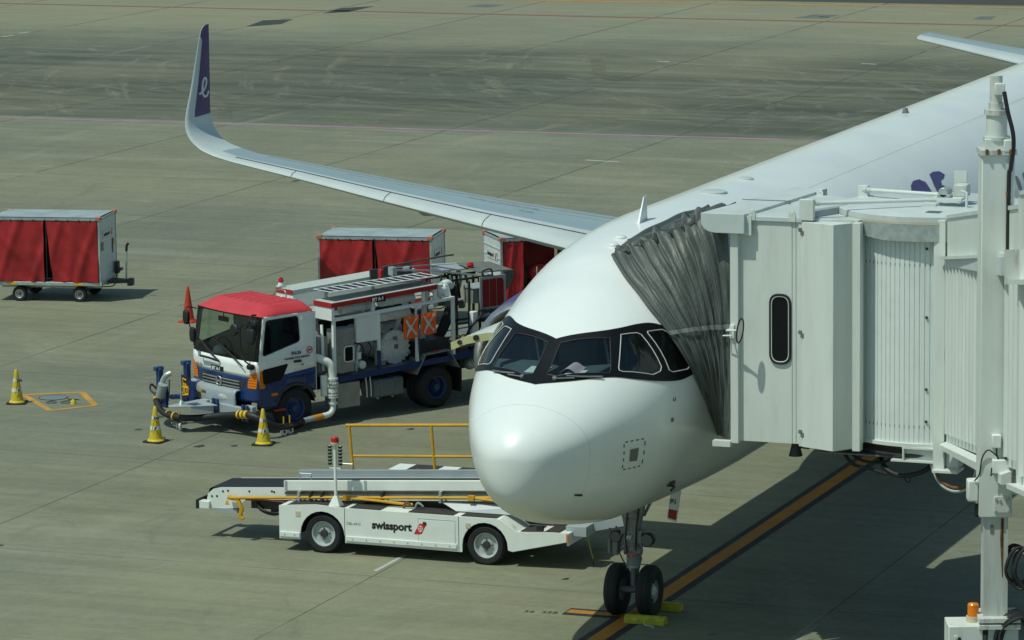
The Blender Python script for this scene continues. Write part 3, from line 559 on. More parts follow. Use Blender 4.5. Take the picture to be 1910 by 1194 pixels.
ndr = nd.build('nose_gear_door', WHITE, plane); MB().add([(GX+.516+DX,-.495+DY,1.33+DZ),(GX+.516+DX,-.370+DY,1.365+DZ),(GX+.516+DX,-.388+DY,1.50+DZ),(GX+.516+DX,-.523+DY,1.48+DZ)], [(0,3,2,1)]).build('door_warning_panel', REDT, ndr)
text('JKJ', .085, NAVY, ndr, (GX+.515+DX,-.405+DY,1.60+DZ), (0,-1,-.05), (0,-.2,1))
MB().box(GX-.3,GX+1.6,-.33,.33,1.78,1.86).build('gear_bay', BLACK, plane)
# main gear, mostly hidden
for s in (-3.8,3.8):
    mg = MB().cyl((21.9,s,.55),(21.9,s,2.6),.13,16).cyl((21.9,s-.4,.58),(21.9,s+.4,.58),.09,12).build('main_gear_strut', GEAR, plane)
    for q in (-.46,.46): MB().lathe([(r*1.5,h*1.9) for r,h in tyre], (21.9,s+q,.585), (0,1,0), 40).build('wheel', RUB, plane)
# ---------------------------------------------------------------- wheel chocks
for x,s0,s1,lb in ((4.62,-.03,-.66,'yellow wheel chock lying in front of the nose wheels'),(5.52,-.25,-.60,'yellow wheel chock tucked behind the nose wheels')):
    c_ = MB().prism([(x-.09,0),(x+.09,0),(x+.085,.07),(x+.04,.125),(x-.04,.125),(x-.085,.07)], 'y', s1, s0).build('wheel_chock', CHOCK, None, .012); tag(c_, lb, 'wheel chock', 'wheel chocks at the nose gear')
tag(MB().tube([(4.60,-.4,.10),(4.50,-.36,.02),(4.46,-.5,.008),(4.36,-.56,.008)], .006, 6, smooth=5).build('chock_rope', LWHITE), 'thin pale rope trailing from the front yellow chock', 'rope')
# ---------------------------------------------------------------- generic sheet with openings
def sheet(poly, holes, fn, step, flip=False):
    def loop(pl):
        o = []
        for i in range(len(pl)):
            (a,t),(b,q) = pl[i], pl[(i+1)%len(pl)]; k = max(1,int(max(abs(b-a),abs(q-t))/step)); o += [(a+(b-a)*j/k, t+(q-t)*j/k) for j in range(k)]
        return o
    vs = []; ed = []
    for pl in [poly]+list(holes):
        lp = loop(pl); k = len(vs); vs += lp; ed += [(k+i, k+(i+1)%len(lp)) for i in range(len(lp))]
    a = min(p[0] for p in poly)+step/2
    while a < max(p[0] for p in poly):
        t = min(p[1] for p in poly)+step/2
        while t < max(p[1] for p in poly):
            if pip((a,t), poly) and not any(pip((a,t),h) for h in holes): vs.append((a,t))
            t += step
        a += step
    r = delaunay_2d_cdt([V(v) for v in vs], ed, [], 0, 1e-5); fs = []
    for f in r[2]:
        c = (sum(r[0][i].x for i in f)/len(f), sum(r[0][i].y for i in f)/len(f))
        if pip(c, poly) and not any(pip(c,h) for h in holes): fs.append(tuple(reversed(f)) if flip else tuple(f))
    return MB().add([fn(v.x,v.y) for v in r[0]], fs)
def rnd(poly, r, n=4):   # round the corners of a polygon
    o = []
    for i in range(len(poly)):
        p0, p1, p2 = V(poly[i-1]), V(poly[i]), V(poly[(i+1)%len(poly)]); a = p1+(p0-p1).normalized()*min(r,(p0-p1).length*.45); b = p1+(p2-p1).normalized()*min(r,(p2-p1).length*.45)
        o += [tuple((a*(1-t)**2+p1*2*t*(1-t)+b*t*t)) for t in [k/n for k in range(n+1)]]
    return o
def wheel(parent, c, ax, r, wd, rimr, rimm, hubm=None, name='wheel', deep=.06, nuts=8):
    sg = 1 if ax > 0 else -1; h = wd/2
    pr = [(rimr,-h*.8),(rimr+.02,-h*.95),(r*.88,-h),(r*.97,-h*.75),(r,-h*.45),(r,h*.45),(r*.97,h*.75),(r*.88,h),(rimr+.02,h*.95),(rimr,h*.8)]
    t = MB().lathe(pr, c, (0,1,0), 40).build(name, RUB, parent); y = lambda d: (h*.8-d)*sg
    rm = MB().lathe([(rimr+.004,y(-.01)),(rimr-.015,y(0)),(rimr-.03,y(deep)),(rimr*.55,y(deep*1.15)),(rimr*.45,y(deep*.6)),(.001,y(deep*.6))], c, (0,1,0), 32).build('rim', rimm, t)
    hb = MB().lathe([(rimr*.33,y(deep)),(rimr*.30,y(-.01)),(.001,y(-.015))], c, (0,1,0), 16)
    for k in range(nuts): a = 2*pi*k/nuts; q = (c[0]+rimr*.42*cos(a), c[1], c[2]+rimr*.42*sin(a)); hb.cyl((q[0],q[1]+y(deep*.8),q[2]),(q[0],q[1]+y(deep*.3),q[2]), rimr*.06, 6)
    hb.build('hub', hubm or DGREY, t); return t
# ---------------------------------------------------------------- baggage carts
def drape(x0, x1, y, z0, z1, fo, ph, tuck=0):
    fo *= .45   # hanging curtain with folds
    def fn(u, v):
        x = x0+(x1-x0)*u+tuck*(1-v)*(u-.5)*.0; d = fo*(1-.65*v); return (x, y-d*(.5+.5*sin(u*15*(x1-x0)+ph+2.2*sin(2.3*v+ph)+1.5*sin(5*u+ph)))-.020*sin(5*u+6*v+ph)*(1-v)-.010*sin(23*u+9*v+ph)*(1-v)-.03*max(0,sin(9*u-4*v+ph))**4-.025*max(0,sin(6*u+7*v+2*ph))**6, z0+(z1-z0)*v+.012*sin(u*14+ph)*(1-v))
    return fn
def cart(loc, yaw, label, open_side=False, seed=0, end='far'):
    t = empty('baggage_cart', loc, yaw, label, 'baggage cart', 'covered baggage carts on the apron'); Lx, Wy, z0, z1 = 2.53, 1.35, .43, 1.90
    b = MB().box(-.02,Lx+.02,-.01,Wy+.01,.37,.45); b.box(.1,Lx-.1,.35,.45,.27,.37).box(.1,Lx-.1,.9,1.0,.27,.37); bd = b.build('chassis', GALV, t, .006)
    for x in (.35,1.9): MB().box(x,x+.22,-.016,-.010,.385,.435).build('reflector', AMBER if False else NUMY, bd)
    fr = MB()
    for x in (0,Lx-.05):
        for y in (0,Wy-.05): fr.box(x,x+.05,y,y+.05,z0+.02,z1)
    for y in (0,Wy-.05): fr.box(.05,Lx-.05,y+.003,y+.047,z1-.06,z1-.003)
    for x in (0,Lx-.05): fr.box(x+.003,x+.047,.05,Wy-.05,z1-.05,z1-.003)
    fr.build('frame', GALV, t, .004)
    for x in (-.02,Lx-.10):
        for y in (-.02,Wy-.10): MB().box(x,x+.12,y,y+.12,z1-.045,z1+.035).build('corner_cap', CORN, t, .008)
    rf = MB().grid(lambda u,v:(.04+(Lx-.08)*u, .03+(Wy-.06)*v, z1+.020+.010*sin(pi*v)+.006*sin(9*u+seed)*sin(pi*v)), 24, 10); rf.grid(lambda u,v:(.04+(Lx-.08)*u, -.012, z1+.012-.05*v-.012*abs(sin(u*pi*8))*v), 48, 2); rr = rf.build('roof_cover', TARP, t)
    for k in range(9): x = .2+k*.265; MB().box(x-.012,x+.012,-.026,-.014,z1-.055,z1-.03).build('eyelet_strap', INK, rr)
    for x in (0.012, Lx-.024):
        pm = MB().box(x,x+.012,.05,Wy-.05,z0+.02,z1-.05)
        for k in range(6): z = z0+.18+.21*k; o = .012 if x > 1 else -.008; pm.hexa([(x+o-.004,.06,z),(x+o+.010,.06,z+.006),(x+o+.010,Wy-.06,z+.006),(x+o-.004,Wy-.06,z)],[(x+o-.004,.06,z+.03),(x+o+.004,.06,z+.025),(x+o+.004,Wy-.06,z+.025),(x+o-.004,Wy-.06,z+.03)])
        pe = pm.build('end_panel', CARTW, t)
        sx = 1 if x > 1 else -1; px = x+(.012+.010 if sx > 0 else -.010)
        lb = MB().box(min(px,px+.003*sx),max(px,px+.003*sx),.28,1.05,1.40,1.58).build('name_board', CARTW, pe)
        if sx > 0: text('swissport', .125, INK, pe, (px+.005,.33,1.455), (0,1,0), (0,0,1), bold=.003); MB().prism([(.90,1.42),(.97,1.42),(1.03,1.56),(.96,1.56)], 'x', px+.004, px+.006).build('logo_mark', LRED, pe)
        else: text('swissport', .125, INK, pe, (px-.005,1.0,1.455), (0,-1,0), (0,0,1), bold=.003); MB().prism([(.43,1.42),(.36,1.42),(.30,1.56),(.37,1.56)], 'x', px-.006, px-.004).build('logo_mark', LRED, pe)
        if sx > 0 and seed == 1: MB().box(px,px+.006,.98,1.04,1.0,1.32).build('decal_strip', INK, pe); MB().box(px,px+.005,1.08,1.16,1.18,1.32).build('decal_yellow', NUMY, pe); MB().box(px,px+.005,.12,.28,1.15,1.34).build('decal_grey', MGREY, pe)
    mid = Lx/2
    if open_side:
        MB().grid(drape(.06,.50,.01,z0+.03,z1-.07,.09,seed),40,10).build('side_curtain', CURT, t)
    else:
        MB().grid(drape(.055,mid-.045,.0,z0+.03,z1-.07,.035,seed),60,14).build('side_curtain', CURT, t)
        MB().grid(lambda u,v:(lambda q:(q[0]+.10*(1-u)**3*(1-v)-.03*(1-u)**4*v,q[1],q[2]))(drape(mid+.05,Lx-.055,.0,z0+.03-.02*0,z1-.07,.045,seed+2)(u,v)),60,14).build('side_curtain', CURT, t)
        MB().box(mid-.012,mid+.012,.03,.05,z0+.02,z1-.06).build('gap_post', DGREY, t)
    MB().grid(drape(.055,Lx-.055,Wy-.0,z0+.03,z1-.07,.03,seed+5),60,8).build('side_curtain', CURT, t)
    if open_side: MB().box(1.22,1.27,.0,.045,z0+.02,z1-.06).build('centre_post', BEIGE, t)
    MB().box(.06,Lx-.06,.06,Wy-.06,z0+.021,z0+.03).build('deck', MGREY, t)
    for x in (.6,2.0):
        ax = MB().box(x-.05,x+.05,.2,Wy-.2,.17,.30).box(x-.09,x+.09,.18,.30,.20,.38).box(x-.09,x+.09,1.05,1.17,.20,.38).build('axle', DGREY, t)
        for y,sg in ((.09,-1),(Wy-.09,1)): wheel(t, (x,y,.17), sg, .17, .13, .095, CHROME, nuts=5, deep=.03)
    tb = MB().hexa([(Lx,.45,.36),(Lx+.45,.60,.36),(Lx+.45,.75,.36),(Lx,.90,.36)],[(Lx,.45,.44),(Lx+.45,.60,.44),(Lx+.45,.75,.44),(Lx,.90,.44)]); tb.box(Lx+.44,Lx+.56,.58,.77,.30,.46); tbo = tb.build('tow_bar', DGREY, t, .006)
    MB().tube([(Lx+.40,.67,.44),(Lx+.42,.67,1.1)], .022, 8).build('tow_handle', GALV, tbo); MB().tube([(Lx+.415,.67,1.08),(Lx+.43,.67,1.22),(Lx+.47,.67,1.26)], .03, 8).build('tow_eye', BLACK, tbo)
    MB().box(Lx+.02,Lx+.10,1.05,1.22,.50,.78).box(Lx+.03,Lx+.16,1.0,1.28,.56,.62).build('brake_gear', DGREY, t, .01); MB().tube([(Lx+.05,1.1,.52),(Lx+.02,1.0,.25),(Lx-.25,.9,.22)], .012, 6, smooth=5).build('brake_cable', INK, t)
    return t
ya = R(281); f = (cos(ya), sin(ya)); cart((29.32-.6*f[0], 23.28-.6*f[1], 0), ya, 'covered baggage cart with closed red curtains standing alone at the left edge of the apron', seed=1)
cart((28.43,15.48,0), R(279.9), 'covered baggage cart with closed red curtains behind the fuel truck', seed=4)
c3 = cart((29.12,11.50,0), R(308), 'baggage cart with its red curtain drawn back under the wing, bags inside', open_side=True, seed=7)
def bag(name, lx, ly, sx, sy, sz, m, label, rot=0, z=.46):
    ca = R(308); X = 29.12+lx*cos(ca)-ly*sin(ca); Y = 11.50+lx*sin(ca)+ly*cos(ca)
    b = MB(); n = 8
    b.grid(lambda u,v:(sx/2*(abs(cos(2*pi*u))**.5*(1 if cos(2*pi*u)>0 else -1))*min(1,(sin(pi*min(max(v,.02),.98)))**.35), sy/2*(abs(sin(2*pi*u))**.5*(1 if sin(2*pi*u)>0 else -1))*min(1,(sin(pi*min(max(v,.02),.98)))**.35), sz*v), 32, 12)
    o = b.build(name, m); o.location = (X,Y,z); o.rotation_euler = (0,0,ca+rot); tag(o, label, 'bag'); MB().tube([(-.12,-sy/2-.01,sz*.7),(0,-sy/2-.04,sz*.72),(.12,-sy/2-.01,sz*.7)], .012, 6).build('bag_handle', BLACK, o); MB().tube([(-.15,-sy/2-.004,sz*.1),(-.15,-sy/2-.004,sz*.9)], .015, 6).build('bag_strap', BEIGE, o); return o
bag('holdall', .98, .28, .62, .40, .40, mat('bag_red',(.40,.015,.02),.6,bump=.4), 'red holdall in the open baggage cart', z=.90)
bag('suitcase', .95, .40, .70, .5, .42, mat('bag_dark',(.02,.025,.03),.6), 'dark suitcase under the red holdall in the open cart')
bag('suitcase', 1.75, .45, .65, .5, .62, mat('bag_navy',(.02,.03,.05),.6), 'navy suitcase beside the centre post in the open cart')
bag('suitcase', .92, .85, .60, .35, .7, mat('bag_olive',(.10,.12,.03),.6), 'olive green bag at the back of the open cart')
# ---------------------------------------------------------------- traffic cones
def cone(loc, m, base, label, h=.66, stripes=True, yaw=0, writing=True, grp='yellow traffic cones'):
    t = empty('traffic_cone', loc, yaw, label, 'traffic cone', grp)
    MB().prism(rnd([(-.19,-.19),(.19,-.19),(.19,.19),(-.19,.19)],.06), 'z', 0, .028).build('base', base, t, .005)
    rr = lambda z: .135-.108*z/h
    b = MB().lathe([(.16,.027),(.15,.045),(rr(.05),.06)]+[(rr(h*k/8),h*k/8) for k in range(1,8)]+[(rr(h)*1.0,h*.985),(.015,h+.004),(.001,h+.004)], (0,0,0), (0,0,1), 28); bo = b.build('cone_body', m, t)
    if stripes:
        for z0,z1 in ((.235,.30),(.43,.49)): MB().lathe([(rr(z0)+.003,z0),(rr(z1)+.003,z1)], (0,0,0), (0,0,1), 28).build('reflective_band', WTAPE, bo)
        if writing:
            for z,s_ in ((.25,'III'),(.44,'CAB')): text(s_, .06, INK, bo, (-.03-rr(z)*.86,-.01-rr(z)*.5+.01,z), (.2,-1,0), (.16,0,1), depth=.002, bold=.004, sx=.8)
        MB().tube([(-.07,-.02,.50),(-.105,-.04,.40),(-.12,-.02,.30),(-.13,.0,.2)], .005, 5, smooth=4).build('tether_cord', INK, bo)
    return t
cone((17.88,17.18,0), CONEY, CONEB, 'yellow cone with white bands beside the painted hydrant square', yaw=.3)
cone((15.14,12.84,0), CONEY, CONEB, 'yellow cone in front of the fuel truck hose, left of the nearer pair', yaw=-.1)
cone((15.51,10.84,0), CONEY, CONEB, 'yellow cone with white bands by the fuel truck front wheel', yaw=.15)
cone((27.83,18.32,0), CONEO, CONEO, 'plain orange cone behind the fuel truck cab', h=.78, stripes=False, grp=None)
# ---------------------------------------------------------------- hydrant pit with painted square
A_,B_,C_,D_ = (18.66,17.41),(19.25,16.54),(18.04,15.54),(17.27,16.12)
sq = [(18.72,17.50),(19.32,16.52),(18.10,15.60),(17.35,16.18)]
for i in range(4): strip('hydrant_square', sq[i], sq[(i+1)%4], .13, SQOR, .004+.0004*i)
hp = empty('hydrant_pit', (18.62,16.78,0), 0, 'round grey hydrant pit cover inside the worn orange square', 'pit cover')
MB().lathe([(.285,.003),(.285,.008),(.27,.009)], (0,0,0), (0,0,1), 36).build('pit_rim', DGREY, hp); MB().lathe([(.268,.006),(.25,.010),(.001,.011)], (0,0,0), (0,0,1), 36).build('cover', mat('pit_cover_grey',(.17,.21,.22),.6,dirt=.4), hp)
struct(text('66', .55, mat('stencil_dark',(.06,.08,.08),.8,dirt=.5,dirtcol=(.17,.18,.14)), None, (17.98,16.66,.006), (.32,-.95,0), (.95,.32,0), 'ground_stencil', .0005))
hv = empty('hydrant_valve', (18.12,16.08,0), 0, 'small yellow and black valve inside the orange square', 'valve'); MB().lathe([(.06,0),(.05,.06),(.03,.09),(.001,.1)], (0,0,0), (0,0,1), 12).build('valve_body', CONEY, hv); MB().box(-.01,.01,-.12,.12,.085,.10).build('valve_handle', INK, hv)
# ---------------------------------------------------------------- fuel hydrant truck
TR = empty('fuel_truck', (20.40,10.12,0), R(150), 'white and blue refuelling truck with a red cab roof and piping in its open frame', 'truck')
def xf(y, z): return 4.24-.10*min(abs(y)/1.05,1)**3-max(z-1.30,0)*.14
cabg = empty('cab', (0,0,0), 0, '', ''); 
for k in ('label','category'): del cabg[k]
bpy.data.objects.remove(cabg)
cs = lambda y: (lambda a,b:(a, y-(.02 if y>0 else -.02)*max(b-1.4,0), b))
lineb = lambda x: 1.02+.12*(4.15-x)/1.32
up_poly = [(2.84,lineb(2.84)),(4.14,lineb(4.14)),(4.14,1.30),(4.015,2.19),(2.90,2.20),(2.84,2.12)]
lo_poly = [(2.84,.70),(2.93,.73),(3.0,.78),(3.12,.84),(3.3,.86),(3.48,.83),(3.62,.72),(3.70,.55),(3.72,.46),(4.10,.46),(4.14,.55),(4.14,lineb(4.14)-.001),(2.84,lineb(2.84)-.001)]
win = rnd([(4.035,1.46),(3.935,2.11),(3.22,2.13),(3.19,1.66)], .06)
lowin = rnd([(4.06,1.21),(3.46,1.27),(3.62,.98),(4.04,.93)], .05)
body = MB()
for y,fl in ((1.05,True),(-1.05,False)):
    m = sheet(up_poly, [win], cs(y), .15, fl); body.add(m.v, m.f, 0); m = sheet(lo_poly, [], cs(y), .15, fl); body.add(m.v, m.f, 1)
ws = rnd([(-.95,1.38),(.95,1.38),(.97,2.16),(-.97,2.16)], .06)
m = sheet([(-1.05,1.06),(1.05,1.06),(1.05,1.36),(-1.05,1.36)], [], lambda a,b:(xf(a,b),a,b), .12, False); body.add(m.v, m.f, 0)
m = sheet([(-1.05,.60),(1.05,.60),(1.05,1.059),(-1.05,1.059)], [], lambda a,b:(xf(a,b),a,b), .12, False); body.add(m.v, m.f, 1)
body.box(2.82,2.85,-1.04,1.04,.7,2.18); bo = body.build('cab_body', [CABW,CABB], TR); so_ = bo.modifiers.new('t','SOLIDIFY'); so_.thickness = .02; so_.offset = 0
fr = sheet([(-1.05,1.36),(1.05,1.36),(1.05,2.19),(-1.05,2.19)], [ws], lambda a,b:(xf(a,b)+.003,a,b), .12).build('windscreen_frame', BLACKG, TR)
sheet(ws, [], lambda a,b:(xf(a,b),a,b), .12).build('windscreen', GLT, TR)
for y in (1.04,-1.04):
    sheet(win, [], cs(y), .3, y>0).build('door_window', GLD if y > 0 else GLT, TR); MB().tube([cs(y+(.012 if y>0 else -.012))(a,b) for a,b in win+[win[0]]], .014, 6).build('window_seal', BLACK, TR)
    yo = .014 if y > 0 else -.014
    sheet(lowin, [], cs(y+yo+(.012 if y>0 else -.012)), .3, y>0).build('lower_door_window', BLACKG, TR)
    for pts in ([(3.10,1.14),(3.10,1.5),(3.06,1.66),(3.08,2.12),(3.12,2.17)],[(4.08,.5),(4.08,1.3)]): MB().tube([cs(y+yo)(a,b) for a,b in pts], .005, 5).build('door_gap', DGREY, TR)
    MB().box(3.18,3.34,min(y+yo,y+yo*4),max(y+yo,y+yo*4),1.27,1.31).build('door_handle', BLACK, TR, .006)
    fa = []
    for k in range(13): a = pi*(1-k/12)*.98-.1; fa.append((3.31+.47*cos(a), .40+.47*sin(a)))
    MB().add([(a,y-(.0 if y>0 else 0),b) for a,b in fa]+[(a,y*.45,b) for a,b in fa], [(i,i+1,14+i,13+i) for i in range(12)]).build('wheel_arch', BLACK, TR)
    MB().tube([(a,y+(.01 if y>0 else -.01),b) for a,b in [(3.31+.47*cos(t),.40+.46*sin(t)) for t in [R(d) for d in range(20,161,10)]]], .03, 6).build('arch_lip', DGREY, TR)
rib = MB().grid(lambda u,v:(2.88+1.16*u+.10*(1-(2*v-1)**2)*(u**3), -1.05+2.1*v, 2.19+.17*min(1,8*u*(1-.0)+.3)**.5*(min(1,(1-abs(2*v-1))*5)**.55)*(min(1,(1-u)*3.2+.0)**.6)+(.030*max(-.3,min(.6,sin((v-.12)*2*pi*10)))*(1 if .15<v<.85 else 0)*(1 if .05<u<.70 else 0))), 30, 160); rib.build('cab_roof', CABR, TR, ang=60)
MB().tube([(2.78,-.35,2.2),(2.76,-.33,2.36),(2.76,-.2,2.44),(2.76,.02,2.42),(2.78,.08,2.2)], .012, 6, smooth=4).build('roof_grab_rail', CHROME, TR)
# front details
gr = sheet(rnd([(-.74,.93),(-.62,.78),(.62,.78),(.76,1.0),(.2,.97),(-.5,1.01)],.04), [], lambda a,b:(xf(a,b)+.014,a,b), .1).build('grille', DGREY, TR)
for z in (.84,.90,.955): MB().tube([(xf(a,z)+.025,a,z) for a in [-.60+.1*k for k in range(13)]], .016, 6).build('grille_bar', MGREY, gr)
lg = MB(); cx_, cz_ = -.02, .905; ring = [(.085*cos(t), .085*sin(t)) for t in [2*pi*k/24 for k in range(25)]]; lg.tube([(xf(0,.9)+.05,cx_+a,cz_+b) for a,b in ring], .012, 6); lg.tube([(xf(0,.9)+.05,cx_-.07,cz_+.03),(xf(0,.9)+.055,cx_,cz_),(xf(0,.9)+.05,cx_+.07,cz_+.03)], .014, 6); lg.tube([(xf(0,.9)+.05,cx_-.07,cz_-.03),(xf(0,.9)+.055,cx_,cz_-.005),(xf(0,.9)+.05,cx_+.07,cz_-.03)], .010, 6); lg.build('emblem', CHROME, gr)
for s in (1,-1):
    m_ = rnd([(.80*s,.86),(1.02*s,.86),(1.045*s,1.04),(1.04*s,1.20),(.90*s,1.12),(.82*s,1.0)],.03); ll = sheet(m_, [], lambda a,b:(xf(a,b)+.018,a,b), .08, s<0).build('indicator_lamp', AMBER, TR)
    MB().box(4.0,4.12,1.052*s-.01,1.052*s+.012,.86,1.19).build('indicator_side', AMBER, ll, .004)
    for k in range(5): z = .92+.05*k; MB().tube([(xf(a*s,z)+.022,a*s,z) for a in (.84,.94,1.03)], .005, 5).build('lens_rib', AMBER, ll)
MB().box(3.72,3.86,1.06,1.07,.70,.75).build('side_marker', AMBER, TR); MB().box(3.55,3.80,1.055,1.065,.40,.44).build('side_step_light', REDL, TR)
MB().prism([(-.42,.60),(-1.0,.60)]+[(-1.0,.46),(-.4,.46)], 'x', 4.18, 4.19).build('grille_shadow', BLACK, TR) if False else None
MB().box(4.20,4.26,-.30,.09,1.075,1.17).build('name_plate_board', INK, TR); text('JET A-1', .085, LWHITE, TR, (4.263,-.27,1.093), (0,1,0), (0,0,1), bold=.003); text('FH-24', .085, MGREY, TR, (4.225,-.84,1.10), (.09,1,0), (0,0,1))
text('FH-24', .085, NAVY, TR, (3.40,1.082,1.42), (-1,0,0), (0,0,1), bold=.002); text('FUKUSHIN TOTO SHINETSU', .045, NAVY, TR, (3.56,1.082,1.34), (-1,0,0.02), (0,0,1), bold=.001); text('145', .05, NAVY, TR, (3.20,1.082,1.20), (-1,0,0), (0,0,1))
ns_ = MB().tube([(2.98+.062*cos(t),1.072,1.47+.062*sin(t)) for t in [2*pi*k/20 for k in range(21)]], .007, 6).tube([(2.94,1.073,1.50),(3.02,1.073,1.44)], .006, 6).build('no_smoking_sign', LRED, TR); MB().box(2.945,3.015,1.068,1.074,1.463,1.48).build('cigarette_mark', INK, ns_)
MB().tube([(4.27,-.60,1.30),(4.31,-.58,1.31),(4.32,-.3,1.31),(4.32,-.05,1.29),(4.27,-.02,1.28)], .022, 8).build('grab_handle', BLACK, TR)
for y0,y1 in ((.30,-.15),(-.45,-.80)): MB().tube([(4.28,y0+.45,1.27),(4.27,y0+.12,1.42),(4.23,y1+.1,1.60)], .012, 6).tube([(4.265,y0+.25,1.37),(4.20,y1-.15,1.66)], .008, 5).build('wiper', BLACK, TR)
MB().prism(rnd([(-.42,1.30),(.1,1.30)][::-1]+[(-.42,1.24),(.1,1.24)],.01), 'x', 4.24, 4.25).build('panel_slot', CABW, TR) if False else None
# bumper, lamps, number plate
bm = MB(); pf = [(4.20,.50),(4.30,.49),(4.345,.53),(4.35,.72),(4.33,.77),(4.20,.785)]
bm.grid(lambda u,v:(lambda k,f,y:(pf[k][0]*(1-f)+pf[k+1][0]*f-.08*abs(y/1.05)**4, y, pf[k][1]*(1-f)+pf[k+1][1]*f))(min(int(u*5),4), u*5-min(int(u*5),4), -1.02+1.62*v), 10, 24)
bmo = bm.build('bumper', LGREY, TR); bb = bmo.modifiers.new('s','SOLIDIFY'); bb.thickness = .03
hl = MB().ball((4.40,.30,.635), .10, 16, .72); hl.v = [(4.36+(x-4.40)*.30, .22+(y-.30)*1.9, z+.005) for x,y,z in hl.v]; hl.build('headlamp', LENS, bmo)
MB().box(4.36,4.375,-.52,-.26,.60,.74).build('number_plate', NUMY, TR, .004); text('1096', .085, INK, TR, (4.379,-.485,.635), (0,1,0), (0,0,1))
MB().tube([(4.34,-.78,.65),(4.36,-.70,.64),(4.35,-.62,.64)], .022, 8).build('tow_slot', BLACK, TR)
# lower beam carrying hydrant coupler gear
MB().box(4.32,4.42,-.25,.95,.34,.52).box(4.30,4.40,.95,1.2,.46,.58).build('front_beam', LGREY, TR, .01)
for y in (.02,.14,.98,1.10): MB().box(4.42,4.47,y-.035,y+.035,.30,.60).build('hose_bracket', CABB, TR, .01)
MB().box(4.40,4.50,-.35,-.15,.36,.54).lathe([(.05,0),(.05,.02),(.001,.02)], (4.5,-.28,.46), (1,0,0), 14).build('hitch_block', LGREY, TR, .01)
tr_ = MB(); tr_.hexa([(4.45,-.45,.50),(5.25,-.30,.50),(5.30,-.15,.50),(4.55,.30,.50)],[(4.45,-.45,.515),(5.25,-.30,.515),(5.30,-.15,.515),(4.55,.30,.515)]); tr_.hexa([(4.95,.02,.38),(4.97,.04,.38),(4.60,.24,.36),(4.58,.22,.36)],[(4.95,.02,.50),(4.97,.04,.50),(4.60,.24,.50),(4.58,.22,.50)]); to_ = tr_.build('coupler_tray', LGREY, TR, .003)
MB().tube([(5.0,-.22,.515),(5.0,-.22,1.15)], .015, 8).lathe([(.07,0),(.04,.05),(.02,.08)], (5.0,-.22,.515), (0,0,1), 12).build('flag_pole', GALV, TR)
fp = MB(); fp.hexa([(4.985,-.20,.62),(4.995,-.20,.62),(4.995,.06,.70),(4.985,.06,.70)],[(4.985,-.20,1.08),(4.995,-.20,1.08),(4.995,.00,1.04),(4.985,.00,1.04)]); fpo = fp.build('danger_board', INK, TR)
text('危', .22, NUMY, fpo, (5.0,-.18,.74), (0,1,.1), (0,0,1), bold=.004); MB().tube([(5.0,-.16,.70),(5.0,.02,.73),(5.0,.03,.85),(5.0,-.14,.86),(5.0,-.15,1.02),(5.0,-.04,.99)], .014, 6).build('danger_letter', NUMY, fpo)
for x,y,z0,z1 in ((4.52,-.72,.5,1.16),(4.75,-1.30,.35,1.0)):
    q = MB().box(x-.05,x+.05,y-.055,y+.055,z0,z1).box(x-.04,x+.02,y+.055,y+.22,z0-.05,z0+.35).build('hoist_post', CABB, TR, .008); MB().cyl((x,y,z1),(x,y,z1+.05),.06,10,.03).box(x-.08,x+.10,y-.07,y+.03,z1-.02,z1+.06).build('hoist_head', mat('bright_blue',(.012,.07,.20),.4) if z0 == .5 else MT['bright_blue'], q, .01)
MB().tube([(4.85,-1.05,.60),(4.9,-1.0,.8),(4.88,-.9,.95),(4.8,-.85,1.0)], .05, 10, smooth=4).cyl((4.95,-1.0,.55),(4.95,-.9,.8),.09,14).build('hydrant_coupler', GALV, TR)
MB().tube([(4.7,-1.4,.55),(4.8,-1.5,.70),(4.9,-1.4,.62),(4.85,-1.2,.5),(4.8,-1.35,.40)], .02, 8, smooth=5).tube([(4.6,-1.2,.8),(4.75,-1.0,.6),(4.9,-.8,.5)], .015, 6, smooth=4).build('control_hose', BLACK, TR)
MB().tube([(4.45,-.95,.5),(4.5,-1.3,.45)], .05, 8).box(4.25,4.5,-1.0,-.6,.42,.52).build('hoist_base', CABB, TR)
hs = [(4.72,-1.42,.52),(4.88,-1.22,.40),(4.98,-.92,.29),(5.0,-.55,.25),(4.92,-.20,.25),(4.72,.10,.28),(4.56,.45,.34),(4.48,.85,.40),(4.46,1.15,.44),(4.36,1.38,.38),(4.12,1.45,.24),(3.8,1.36,.16),(3.5,1.25,.15),(3.25,1.18,.17)]
MB().tube(hs, .062, 14, smooth=6).build('hydrant_hose', mat('hose_black',(.015,.016,.018),.5,bump=.4,bscale=30), TR)
for p0,p1 in (((4.80,-1.32,.47),(4.85,-1.26,.43)),((4.98,-.70,.26),(4.985,-.67,.26)),((4.99,-.50,.25),(4.985,-.47,.25)),((4.475,.87,.405),(4.47,.92,.41)),((4.47,.98,.42),(4.465,1.05,.43)),((4.462,1.09,.435),(4.46,1.16,.44))): MB().cyl(p0,p1,.078,18).build('hose_collar', CONEY if p0[1] > .95 and p0[1] < .99 else NUMY, TR)
